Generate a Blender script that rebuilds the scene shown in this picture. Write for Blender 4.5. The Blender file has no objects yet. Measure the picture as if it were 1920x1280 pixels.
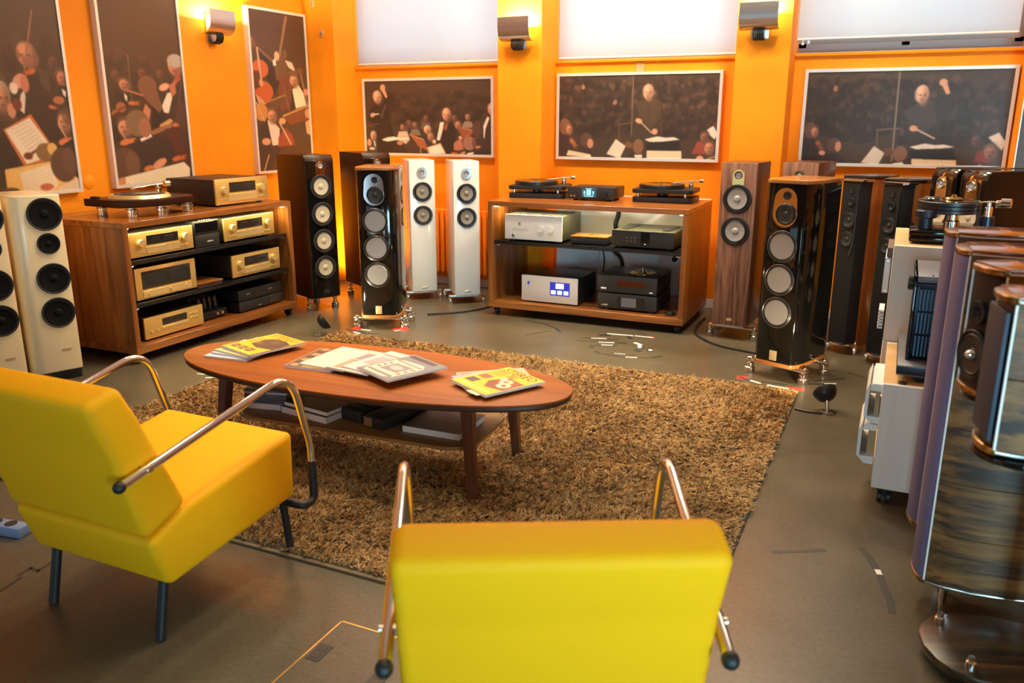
import bpy, bmesh, math, random
import numpy as np
from mathutils import Vector, Matrix

random.seed(7)
rng = np.random.default_rng(7)
R = math.radians
SC = bpy.context.scene
COL = SC.collection

# ------------------------------------------------------------------ camera, world, lights, exposure
cam = bpy.data.cameras.new('camera')
cam.sensor_width = 36.0
cam.lens = 1550.0 / 1920.0 * 36.0
cam.clip_start = 0.02
cam.dof.use_dof = True
cam.dof.focus_distance = 4.6
cam.dof.aperture_fstop = 3.6
camo = bpy.data.objects.new('camera', cam)
COL.objects.link(camo)
camo.location = (0, 0, 1.45)
camo.rotation_euler = (R(90 - 15.16), 0, R(24.9))
SC.camera = camo

SC.view_settings.view_transform = 'Standard'
SC.view_settings.look = 'None'
SC.view_settings.exposure = 0.0
SC.view_settings.gamma = 1.0
SC.view_settings.use_curve_mapping = False

world = bpy.data.worlds.new('world')
SC.world = world
world.use_nodes = True
world.node_tree.nodes['Background'].inputs[0].default_value = (0.62, 0.78, 1.0, 1)
world.node_tree.nodes['Background'].inputs[1].default_value = 1.0

WARM = (1.0, 0.84, 0.60)
WARMW = (1.0, 0.74, 0.42)
DAY = (0.44, 0.83, 1.0)
DAYB = (0.78, 0.92, 1.0)


def area(name, loc, rot, sx, sy, power, color):
    l = bpy.data.lights.new(name, 'AREA')
    l.shape = 'RECTANGLE'
    l.size, l.size_y, l.energy, l.color = sx, sy, power, color
    o = bpy.data.objects.new(name, l)
    COL.objects.link(o)
    o.location = loc
    o.rotation_euler = [R(a) for a in rot]
    return o


def spot(name, loc, target, power, color, angle=60, blend=0.6, size=0.04):
    l = bpy.data.lights.new(name, 'SPOT')
    l.energy, l.color, l.spot_size, l.spot_blend, l.shadow_soft_size = power, color, R(angle), blend, size
    o = bpy.data.objects.new(name, l)
    COL.objects.link(o)
    o.location = loc
    o.rotation_euler = (Vector(target) - Vector(loc)).to_track_quat('-Z', 'Y').to_euler()
    return o


def point(name, loc, power, color, size=0.03):
    l = bpy.data.lights.new(name, 'POINT')
    l.energy, l.color, l.shadow_soft_size = power, color, size
    o = bpy.data.objects.new(name, l)
    COL.objects.link(o)
    o.location = loc
    return o


# daylight through the street windows behind the camera (x range, power)
FRONT_WIN = [(-4.4, -2.36, 10), (-0.3, 0.35, 36), (1.35, 2.55, 200)]
for a, b, pw in FRONT_WIN:
    area('daylight', ((a + b) / 2, -0.80, 0.80), (90, 0, 0), b - a, 1.2, pw, DAY)
# daylight behind the three pale blinds of the back wall
BAYS = [(-4.53, -2.98), (-2.605, -1.145), (-0.78, 0.62)]
for a, b in BAYS:
    area('daylight_back', ((a + b) / 2, 6.575, 2.45), (-90, 0, 0), b - a - .04, 1.06, 4.4, DAYB)
# warm ceiling lamps of the showroom
for x, y, pw, sp in ((-2.9, 5.25, 38, 160), (-2.0, 5.25, 45, 165), (-0.6, 5.25, 43, 165), (-3.3, 3.7, 19, 92), (-2.1, 4.3, 14, 95), (-0.9, 4.3, 17, 95), (0.9, 4.8, 13, 120), (-2.1, 2.6, 8, 70), (-1.1, 1.7, 6, 80)):
    o_ = area('ceiling_lamp', (x, y, 3.24), (0, 0, 0), 0.35, 0.35, pw, WARM)
    o_.data.spread = R(sp)


# ------------------------------------------------------------------ helpers
def lin(h):
    h = h.lstrip('#')
    v = [int(h[i:i + 2], 16) / 255 for i in (0, 2, 4)]
    return tuple(c / 12.92 if c <= 0.04045 else ((c + 0.055) / 1.055) ** 2.4 for c in v)


def obj(name, me, mat=None, parent=None):
    o = bpy.data.objects.new(name, me)
    COL.objects.link(o)
    if mat is not None:
        me.materials.append(mat)
    if parent is not None:
        o.parent = parent
    return o


def tag(o, label, cat, group=None, kind=None):
    o['label'] = label
    o['category'] = cat
    if group:
        o['group'] = group
    if kind:
        o['kind'] = kind
    return o


def thing(name, label, cat, loc=(0, 0, 0), rz=0.0, group=None):
    o = bpy.data.objects.new(name, None)
    COL.objects.link(o)
    o.empty_display_size = 0.05
    o.location = loc
    o.rotation_euler = (0, 0, R(rz))
    return tag(o, label, cat, group)


def dup(o, loc, rz, label):
    def cp(s, par):
        c = s.copy()
        COL.objects.link(c)
        if par is not None:
            c.parent = par
        for ch in list(s.children):
            cp(ch, c)
        return c
    r = cp(o, None)
    r.location = loc
    r.rotation_euler = (0, 0, R(rz))
    r['label'] = label
    return r


FACE = Matrix.Rotation(R(90), 4, 'X')      # turns +Z into -Y: things on a front panel


def T(x, y, z):
    return Matrix.Translation((x, y, z))


class B:
    """collects shapes in one bmesh, then links them as one object"""

    def __init__(s):
        s.bm = bmesh.new()

    def _end(s, n0, m, bev=0, seg=2, edges=None):
        s.bm.verts.ensure_lookup_table()
        vs = list(s.bm.verts)[n0:]
        if bev > 0:
            es = edges or list({e for v in vs for e in v.link_edges})
            bmesh.ops.bevel(s.bm, geom=es, offset=bev, segments=seg, affect='EDGES', profile=0.5)
            s.bm.verts.ensure_lookup_table()
            vs = [v for v in s.bm.verts if v.index == -1 or v.index >= n0] if False else list(s.bm.verts)[n0:]
        if m is not None:
            bmesh.ops.transform(s.bm, matrix=m, verts=vs)
        return s

    def box(s, c, d, bev=0, seg=2, m=None):
        t = bmesh.new()
        bmesh.ops.create_cube(t, size=1.0)
        bmesh.ops.scale(t, vec=d, verts=t.verts)
        if bev > 0:
            bmesh.ops.bevel(t, geom=list(t.edges), offset=min(bev, 0.49 * min(d)), segments=seg, affect='EDGES', profile=0.5)
        bmesh.ops.translate(t, vec=c, verts=t.verts)
        return s._merge(t, m)

    def _merge(s, t, m=None):
        if m is not None:
            bmesh.ops.transform(t, matrix=m, verts=t.verts)
        me = bpy.data.meshes.new('t')
        t.to_mesh(me)
        t.free()
        s.bm.from_mesh(me)
        bpy.data.meshes.remove(me)
        return s

    def b2(s, lo, hi, bev=0, seg=2, m=None):
        return s.box([(a + b) / 2 for a, b in zip(lo, hi)], [abs(b - a) for a, b in zip(lo, hi)], bev, seg, m)

    def lathe(s, prof, m=None, seg=28, caps=True):
        t = bmesh.new()
        rings = []
        for r, h in prof:
            if r < 1e-6:
                rings.append([t.verts.new((0, 0, h))])
            else:
                rings.append([t.verts.new((r * math.cos(2 * math.pi * k / seg), r * math.sin(2 * math.pi * k / seg), h)) for k in range(seg)])
        for a, b in zip(rings, rings[1:]):
            for k in range(seg):
                k2 = (k + 1) % seg
                if len(a) == 1 and len(b) == 1:
                    continue
                if len(a) == 1:
                    t.faces.new((a[0], b[k2], b[k]))
                elif len(b) == 1:
                    t.faces.new((a[k], a[k2], b[0]))
                else:
                    t.faces.new((a[k], a[k2], b[k2], b[k]))
        if caps:
            for rg in (rings[0], rings[-1]):
                if len(rg) > 1:
                    t.faces.new(rg)
        bmesh.ops.recalc_face_normals(t, faces=t.faces)
        return s._merge(t, m)

    def cyl(s, c, r, h, m=None, seg=24, r2=None, bev=0.0):
        r2 = r if r2 is None else r2
        if bev > 0:
            p = [(r - bev, 0), (r, bev), (r2, h - bev), (r2 - bev, h)]
        else:
            p = [(r, 0), (r2, h)]
        mm = T(*c)
        if m is not None:
            mm = mm @ m
        return s.lathe(p, mm, seg)

    def prism(s, poly, z0, z1, bev=0, seg=2, m=None, vert=False):
        t = bmesh.new()
        a = [t.verts.new((x, y, z0)) for x, y in poly]
        b = [t.verts.new((x, y, z1)) for x, y in poly]
        t.faces.new(list(reversed(a)))
        t.faces.new(b)
        n = len(poly)
        for k in range(n):
            t.faces.new((a[k], a[(k + 1) % n], b[(k + 1) % n], b[k]))
        bmesh.ops.recalc_face_normals(t, faces=t.faces)
        if bev > 0:
            es = [e for e in t.edges if abs(e.verts[0].co.z - e.verts[1].co.z) < 1e-6 or vert]
            bmesh.ops.bevel(t, geom=es, offset=bev, segments=seg, affect='EDGES', profile=0.5)
        return s._merge(t, m)

    def tube(s, pts, r, seg=10, m=None, closed=False):
        t = bmesh.new()
        P = [Vector(p) for p in pts]
        rings = []
        up = Vector((0, 0, 1))
        n = len(P)
        prev = None
        for i in range(n):
            d = (P[min(i + 1, n - 1)] - P[max(i - 1, 0)]).normalized()
            if prev is None:
                u = d.cross(up)
                if u.length < 1e-3:
                    u = d.cross(Vector((1, 0, 0)))
            else:
                u = prev - d * prev.dot(d)
            u.normalize()
            prev = u
            w = d.cross(u)
            rr = r[i] if isinstance(r, (list, tuple)) else r
            rings.append([t.verts.new(P[i] + (u * math.cos(2 * math.pi * k / seg) + w * math.sin(2 * math.pi * k / seg)) * rr) for k in range(seg)])
        for a, b in zip(rings, rings[1:]):
            for k in range(seg):
                t.faces.new((a[k], a[(k + 1) % seg], b[(k + 1) % seg], b[k]))
        t.faces.new(list(reversed(rings[0])))
        t.faces.new(rings[-1])
        bmesh.ops.recalc_face_normals(t, faces=t.faces)
        return s._merge(t, m)

    def ball(s, c, r, m=None, seg=16):
        t = bmesh.new()
        bmesh.ops.create_uvsphere(t, u_segments=seg, v_segments=max(6, seg // 2), radius=1.0)
        bmesh.ops.scale(t, vec=r if isinstance(r, (tuple, list)) else (r, r, r), verts=t.verts)
        mm = T(*c)
        if m is not None:
            mm = mm @ m
        return s._merge(t, mm)

    def done(s, name, mat, parent=None, smooth=True, ang=38):
        me = bpy.data.meshes.new(name)
        s.bm.to_mesh(me)
        s.bm.free()
        if smooth:
            me.shade_smooth()
            me.set_sharp_from_angle(angle=R(ang))
        return obj(name, me, mat, parent)


def smooth_path(pts, rad, n=6):
    """polyline with its inner corners rounded by arcs of about the given radius"""
    P = [Vector(p) for p in pts]
    out = [P[0]]
    for i in range(1, len(P) - 1):
        a, b, c = P[i - 1], P[i], P[i + 1]
        d1, d2 = (a - b), (c - b)
        k = min(rad, d1.length * 0.49, d2.length * 0.49)
        p, q = b + d1.normalized() * k, b + d2.normalized() * k
        for j in range(n + 1):
            t = j / n
            out.append(p * (1 - t) ** 2 + b * 2 * t * (1 - t) + q * t * t)
    out.append(P[-1])
    return out


def rrect(w, h, r, n=5, cx=0, cy=0):
    out = []
    for sx, sy, a0 in ((1, -1, -90), (1, 1, 0), (-1, 1, 90), (-1, -1, 180)):
        for k in range(n + 1):
            a = R(a0 + 90 * k / n)
            out.append((cx + sx * (w / 2 - r) + r * math.cos(a), cy + sy * (h / 2 - r) + r * math.sin(a)))
    return out


# ------------------------------------------------------------------ materials
def nodes_of(name):
    m = bpy.data.materials.new(name)
    m.use_nodes = True
    nt = m.node_tree
    return m, nt, nt.nodes['Principled BSDF']


def mat(name, color, rough=0.5, metal=0.0, bump=0.0, bscale=60, vary=0.0, vscale=6, coat=0.0, emit=None, estr=0.0, spec=None, aniso=None):
    m, nt, p = nodes_of(name)
    if isinstance(color, str):
        color = lin(color)
    p.inputs['Base Color'].default_value = (*color, 1)
    p.inputs['Roughness'].default_value = rough
    p.inputs['Metallic'].default_value = metal
    p.inputs['Coat Weight'].default_value = coat
    p.inputs['Coat Roughness'].default_value = 0.05
    if spec is not None:
        p.inputs['Specular IOR Level'].default_value = spec
    if emit is not None:
        p.inputs['Emission Color'].default_value = (*(lin(emit) if isinstance(emit, str) else emit), 1)
        p.inputs['Emission Strength'].default_value = estr
    if vary > 0 or bump > 0:
        tc = nt.nodes.new('ShaderNodeTexCoord')
    if vary > 0:
        nz = nt.nodes.new('ShaderNodeTexNoise')
        nz.inputs['Scale'].default_value = vscale
        nz.inputs['Detail'].default_value = 5
        nt.links.new(tc.outputs['Object'], nz.inputs['Vector'])
        rp = nt.nodes.new('ShaderNodeValToRGB')
        rp.color_ramp.elements[0].position = 0.3
        rp.color_ramp.elements[1].position = 0.7
        rp.color_ramp.elements[0].color = (*[c * (1 - vary) for c in color], 1)
        rp.color_ramp.elements[1].color = (*[min(1, c * (1 + vary)) for c in color], 1)
        nt.links.new(nz.outputs['Fac'], rp.inputs['Fac'])
        nt.links.new(rp.outputs['Color'], p.inputs['Base Color'])
    if bump > 0:
        n2 = nt.nodes.new('ShaderNodeTexNoise')
        n2.inputs['Scale'].default_value = bscale
        n2.inputs['Detail'].default_value = 4
        nt.links.new(tc.outputs['Object'], n2.inputs['Vector'])
        bp = nt.nodes.new('ShaderNodeBump')
        bp.inputs['Strength'].default_value = bump
        bp.inputs['Distance'].default_value = 0.01
        nt.links.new(n2.outputs['Fac'], bp.inputs['Height'])
        nt.links.new(bp.outputs['Normal'], p.inputs['Normal'])
    return m


def wood(name, c1, c2, axis='Z', scale=1.0, rough=0.4, coat=0.0, contrast=1.0, fig=0.0):
    """grain that runs along the given object axis; fig > 0 adds flame figure"""
    m, nt, p = nodes_of(name)
    c1, c2 = lin(c1), lin(c2)
    tc = nt.nodes.new('ShaderNodeTexCoord')
    mp = nt.nodes.new('ShaderNodeMapping')
    sc = [14 * scale] * 3
    sc['XYZ'.index(axis)] = 0.9 * scale
    mp.inputs['Scale'].default_value = sc
    nt.links.new(tc.outputs['Object'], mp.inputs['Vector'])
    nz = nt.nodes.new('ShaderNodeTexNoise')
    nz.inputs['Scale'].default_value = 1.6
    nz.inputs['Detail'].default_value = 7
    nz.inputs['Distortion'].default_value = 0.6 + fig
    nt.links.new(mp.outputs['Vector'], nz.inputs['Vector'])
    mp2 = nt.nodes.new('ShaderNodeMapping')
    sc2 = [120 * scale] * 3
    sc2['XYZ'.index(axis)] = 3 * scale
    mp2.inputs['Scale'].default_value = sc2
    nt.links.new(tc.outputs['Object'], mp2.inputs['Vector'])
    n2 = nt.nodes.new('ShaderNodeTexNoise')
    n2.inputs['Scale'].default_value = 1.5
    nt.links.new(mp2.outputs['Vector'], n2.inputs['Vector'])
    mx = nt.nodes.new('ShaderNodeMath')
    mx.operation = 'MULTIPLY_ADD'
    mx.inputs[1].default_value = 0.25
    nt.links.new(n2.outputs['Fac'], mx.inputs[0])
    nt.links.new(nz.outputs['Fac'], mx.inputs[2])
    rp = nt.nodes.new('ShaderNodeValToRGB')
    rp.color_ramp.elements[0].position = 0.62 - 0.17 / contrast
    rp.color_ramp.elements[1].position = 0.62 + 0.17 / contrast
    rp.color_ramp.elements[0].color = (*c1, 1)
    rp.color_ramp.elements[1].color = (*c2, 1)
    nt.links.new(mx.outputs[0], rp.inputs['Fac'])
    nt.links.new(rp.outputs['Color'], p.inputs['Base Color'])
    p.inputs['Roughness'].default_value = rough
    p.inputs['Coat Weight'].default_value = coat
    p.inputs['Coat Roughness'].default_value = 0.08
    return m


class M:
    pass


M.wall = mat('orange_plaster', (0.88, 0.285, 0.004), 0.62, vary=0.10, vscale=2.2, bump=0.12, bscale=9, spec=0.3)
M.ceil = mat('white_ceiling', (0.75, 0.74, 0.70), 0.9)
M.white_trim = mat('white_paint', (0.72, 0.75, 0.80), 0.5)
M.frame = mat('silver_frame', (0.80, 0.78, 0.75), 0.38, 0.35)
M.rackwood = wood('rack_walnut', '#62331a', '#965a2a', 'Y', 1.0, 0.32, 0.25)
M.rackwood_v = wood('rack_walnut_upright', '#6a3816', '#9c6029', 'Z', 1.0, 0.34, 0.2)
M.tablewood = wood('table_wood', '#7f3e10', '#a05a1c', 'X', 0.8, 0.5, 0.0, 0.7)
M.tablewood.node_tree.nodes['Principled BSDF'].inputs['Specular IOR Level'].default_value = .2
M.tableleg = wood('table_leg_wood', '#4a2a1c', '#6b3f2a', 'Z', 1.0, 0.4)
M.tableedge = mat('table_edge_brown', '#3a2013', 0.45)
M.shelfwood = wood('table_shelf_wood', '#7a5a33', '#96713f', 'X', 0.8, 0.42)
M.walnut = wood('speaker_walnut', '#5c3c31', '#99705f', 'Z', 0.75, 0.38, 0.15, 1.1, fig=2.4)
M.walnut_d = wood('speaker_walnut_dark', '#3a2014', '#5c3622', 'Z', 1.0, 0.35, 0.2)
M.capwood = wood('cap_walnut', '#8a4f22', '#b57a3d', 'X', 1.2, 0.25, 0.4)
M.plank = wood('plank_walnut', '#2f1b0c', '#7d5226', 'Y', 0.9, 0.42, 0.0, 1.2, fig=0.8)
M.plank_dk = wood('plank_walnut_dark', '#1f140b', '#4e3519', 'Y', 0.9, 0.35, 0.1, 1.2, fig=0.8)
M.toppanel = wood('top_walnut', '#7a3c1a', '#a65a2b', 'Y', 1.0, 0.16, 0.6)
M.sidewood = wood('side_wood', '#7d4520', '#a8642f', 'Z', 0.7, 0.3, 0.3)
M.birch = wood('birch_ply', '#e4dbd0', '#f2ebe3', 'Z', 0.6, 0.5, 0.0, 0.6)  # tan birch whitened: cool daylight on the crate sides put into the wood colour
M.birch_top = wood('birch_ply_top', '#c9a06a', '#dcb680', 'X', 0.6, 0.4, 0.1, 0.6)  # same plywood, kept warmer on top for the orange lamp light there
M.oak_lit = wood('rack_inner', '#7a4c20', '#9a6a30', 'Z', 1.2, 0.4)
M.black = mat('black_satin', (0.012, 0.012, 0.013), 0.38)
M.blackg = mat('black_gloss', (0.005, 0.0045, 0.0045), 0.07, spec=0.42)
M.blackm = mat('black_matte', (0.014, 0.013, 0.012), 0.65)
M.brownblk = mat('dark_brown_lacquer', (0.028, 0.009, 0.005), 0.34, spec=0.25)
M.rubber = mat('black_rubber', (0.012, 0.012, 0.014), 0.5)
M.chrome = mat('chrome', (0.82, 0.80, 0.78), 0.10, 1.0)
M.steel = mat('brushed_steel', (0.62, 0.60, 0.57), 0.28, 1.0)
M.alu = mat('satin_aluminium', (0.55, 0.55, 0.56), 0.33, 1.0)
M.brass = mat('brass', (0.75, 0.50, 0.18), 0.22, 1.0)
M.champ = mat('champagne_panel', (0.82, 0.57, 0.19), 0.38, 0.6)
M.champ_l = mat('champagne_light', (0.90, 0.68, 0.30), 0.32, 0.6)
M.champ_case = mat('dark_bronze_case', (0.045, 0.033, 0.024), 0.45, 0.4)
M.silverp = mat('silver_panel', (0.88, 0.88, 0.86), 0.42, 0.1)
M.greyp = mat('pale_grey_panel', (0.66, 0.62, 0.60), 0.42, 0.1)
M.anth = mat('anthracite_panel', (0.030, 0.031, 0.033), 0.42, 0.3)
M.anth_top = mat('anthracite_top', (0.055, 0.060, 0.045), 0.4, 0.3)
M.glassblk = mat('black_glass', (0.008, 0.008, 0.009), 0.06, coat=0.6)
M.window_dark = mat('meter_window', (0.035, 0.028, 0.022), 0.08, coat=0.6)
M.whitelac = mat('white_lacquer', (0.82, 0.81, 0.78), 0.22, coat=0.4)
M.hole = mat('deep_black_cone', (0.005, 0.0045, 0.004), 0.65, spec=0.15)
M.cream = mat('cream_lacquer', (0.90, 0.75, 0.46), 0.28, coat=0.3)
M.cone_cream = mat('cream_cone', (0.56, 0.49, 0.36), 0.5)
M.cone_grey = mat('grey_ceramic_cone', (0.29, 0.28, 0.29), 0.36, 0.15)
M.cone_sil = mat('silver_cone', (0.42, 0.41, 0.42), 0.42, 0.3)
M.cone_dark = mat('dark_cone', (0.02, 0.019, 0.019), 0.5)
M.cone_tan = mat('tan_grey_cone', (0.26, 0.22, 0.17), 0.45, 0.1)
M.ringgrey = mat('grey_ring', (0.14, 0.13, 0.125), 0.3, 0.7)
M.yellow = mat('yellow_leather', (0.93, 0.445, 0.006), 0.58, bump=0.05, bscale=220, spec=0.14)
M.paper = mat('white_paper', (0.80, 0.79, 0.80), 0.6)
M.paper_b = mat('bluish_paper', (0.66, 0.70, 0.82), 0.6)
M.cloth = mat('white_cloth', (0.90, 0.92, 0.95), 0.8)
M.tape_dk = mat('dark_tape', (0.018, 0.018, 0.018), 0.5)
M.tape_wh = mat('white_tape', (0.80, 0.76, 0.66), 0.5)
M.tape_rd = mat('red_tape', (0.75, 0.04, 0.03), 0.5)
M.gold = mat('gold_badge', (0.70, 0.55, 0.33), 0.35, 0.6)
M.grille = mat('string_grille', (0.135, 0.125, 0.25), 0.55)  # black strings coloured violet to show blue daylight on them
M.grille_b = mat('black_grille', (0.012, 0.012, 0.013), 0.5, spec=0.2)
M.blueblk = mat('blue_black_metal', (0.018, 0.026, 0.045), 0.35, 0.5)
M.fin = mat('fin_metal', (0.06, 0.10, 0.15), 0.4, 0.5)
M.greyslab = mat('grey_slab', (0.16, 0.17, 0.20), 0.35, 0.3)
M.disp_blue = mat('blue_display', (0.01, 0.01, 0.06), 0.2, emit=(0.03, 0.04, 0.55), estr=0.9)
M.disp_cyan = mat('cyan_display', (0.1, 0.4, 0.5), 0.3, emit=(0.35, 0.85, 1.0), estr=1.0)
M.disp_white = mat('white_display', (0.4, 0.4, 0.5), 0.3, emit=(0.6, 0.8, 1.0), estr=1.1)
M.disp_red = mat('dim_red_display', (0.02, 0.004, 0.002), 0.15, emit=(0.25, 0.03, 0.01), estr=0.15)
M.led = mat('lamp_glow', (1, 0.9, 0.6), 0.4, emit=(1.0, 0.78, 0.35), estr=9.0)
M.amber = mat('plate_tinted_wall_reflection', (0.95, 0.42, 0.12), 0.14, 1.0)  # mirror plate; orange wall's reflection baked into its base colour
M.bluepl = mat('blue_plastic', (0.16, 0.22, 0.36), 0.4)
M.greyfab = mat('plug_grey', (0.10, 0.10, 0.11), 0.5)
M.outlet = mat('tan_outlet', (0.50, 0.33, 0.16), 0.5)
M.radiator = mat('orange_radiator', (0.82, 0.22, 0.006), 0.45)
M.mesh_sash = mat('grey_sash', (0.35, 0.36, 0.37), 0.45)


def floor_mat():
    m, nt, p = nodes_of('dark_linoleum')
    tc = nt.nodes.new('ShaderNodeTexCoord')
    n1 = nt.nodes.new('ShaderNodeTexNoise')
    n1.inputs['Scale'].default_value = 1.4
    n1.inputs['Detail'].default_value = 9
    n1.inputs['Roughness'].default_value = 0.65
    n2 = nt.nodes.new('ShaderNodeTexNoise')
    n2.inputs['Scale'].default_value = 70
    n2.inputs['Detail'].default_value = 3
    for n in (n1, n2):
        nt.links.new(tc.outputs['Object'], n.inputs['Vector'])
    ad = nt.nodes.new('ShaderNodeMath')
    ad.operation = 'MULTIPLY_ADD'
    ad.inputs[1].default_value = 0.55
    nt.links.new(n2.outputs['Fac'], ad.inputs[0])
    nt.links.new(n1.outputs['Fac'], ad.inputs[2])
    rp = nt.nodes.new('ShaderNodeValToRGB')
    rp.color_ramp.elements[0].position = 0.55
    rp.color_ramp.elements[1].position = 0.98
    rp.color_ramp.elements[0].color = (0.056, 0.045, 0.028, 1)
    rp.color_ramp.elements[1].color = (0.112, 0.094, 0.061, 1)
    nt.links.new(ad.outputs[0], rp.inputs['Fac'])
    nt.links.new(rp.outputs['Color'], p.inputs['Base Color'])
    rr = nt.nodes.new('ShaderNodeMapRange')
    rr.inputs['To Min'].default_value = 0.24
    rr.inputs['To Max'].default_value = 0.42
    nt.links.new(n1.outputs['Fac'], rr.inputs['Value'])
    nt.links.new(rr.outputs['Result'], p.inputs['Roughness'])
    bp = nt.nodes.new('ShaderNodeBump')
    p.inputs['Specular IOR Level'].default_value = 0.4
    bp.inputs['Strength'].default_value = 0.06
    bp.inputs['Distance'].default_value = 0.004
    nt.links.new(n2.outputs['Fac'], bp.inputs['Height'])
    nt.links.new(bp.outputs['Normal'], p.inputs['Normal'])
    return m


def blind_mat():
    m, nt, p = nodes_of('blind_fabric')
    out = nt.nodes['Material Output']
    tr = nt.nodes.new('ShaderNodeBsdfTranslucent')
    tr.inputs['Color'].default_value = (0.86, 0.88, 0.90, 1)
    p.inputs['Base Color'].default_value = (0.62, 0.64, 0.66, 1)
    p.inputs['Roughness'].default_value = 0.8
    mx = nt.nodes.new('ShaderNodeMixShader')
    mx.inputs[0].default_value = 0.66
    nt.links.new(p.outputs[0], mx.inputs[1])
    nt.links.new(tr.outputs[0], mx.inputs[2])
    nt.links.new(mx.outputs[0], out.inputs['Surface'])
    return m


def pile_mat():
    m, nt, p = nodes_of('rug_pile')
    tc = nt.nodes.new('ShaderNodeTexCoord')
    n1 = nt.nodes.new('ShaderNodeTexNoise')
    n1.inputs['Scale'].default_value = 5
    n1.inputs['Detail'].default_value = 4
    nt.links.new(tc.outputs['Object'], n1.inputs['Vector'])
    g = nt.nodes.new('ShaderNodeNewGeometry')
    ad = nt.nodes.new('ShaderNodeMath')
    ad.operation = 'MULTIPLY_ADD'
    ad.inputs[1].default_value = 0.5
    nt.links.new(g.outputs['Random Per Island'], ad.inputs[0])
    nt.links.new(n1.outputs['Fac'], ad.inputs[2])
    rp = nt.nodes.new('ShaderNodeValToRGB')
    rp.color_ramp.elements[0].position = 0.45
    rp.color_ramp.elements[1].position = 1.05
    rp.color_ramp.elements[0].color = (*lin('#84653e'), 1)
    rp.color_ramp.elements[1].color = (*lin('#cba36c'), 1)
    nt.links.new(ad.outputs[0], rp.inputs['Fac'])
    nt.links.new(rp.outputs['Color'], p.inputs['Base Color'])
    p.inputs['Roughness'].default_value = 0.75
    p.inputs['Specular IOR Level'].default_value = 0.25
    return m


def print_mat():
    m, nt, p = nodes_of('printed_paper')
    at = nt.nodes.new('ShaderNodeAttribute')
    at.attribute_name = 'ink'
    nt.links.new(at.outputs['Color'], p.inputs['Base Color'])
    p.inputs['Roughness'].default_value = 0.42
    return m


M.floor = floor_mat()
M.blind = blind_mat()
M.pile = pile_mat()
M.print = print_mat()


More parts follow.
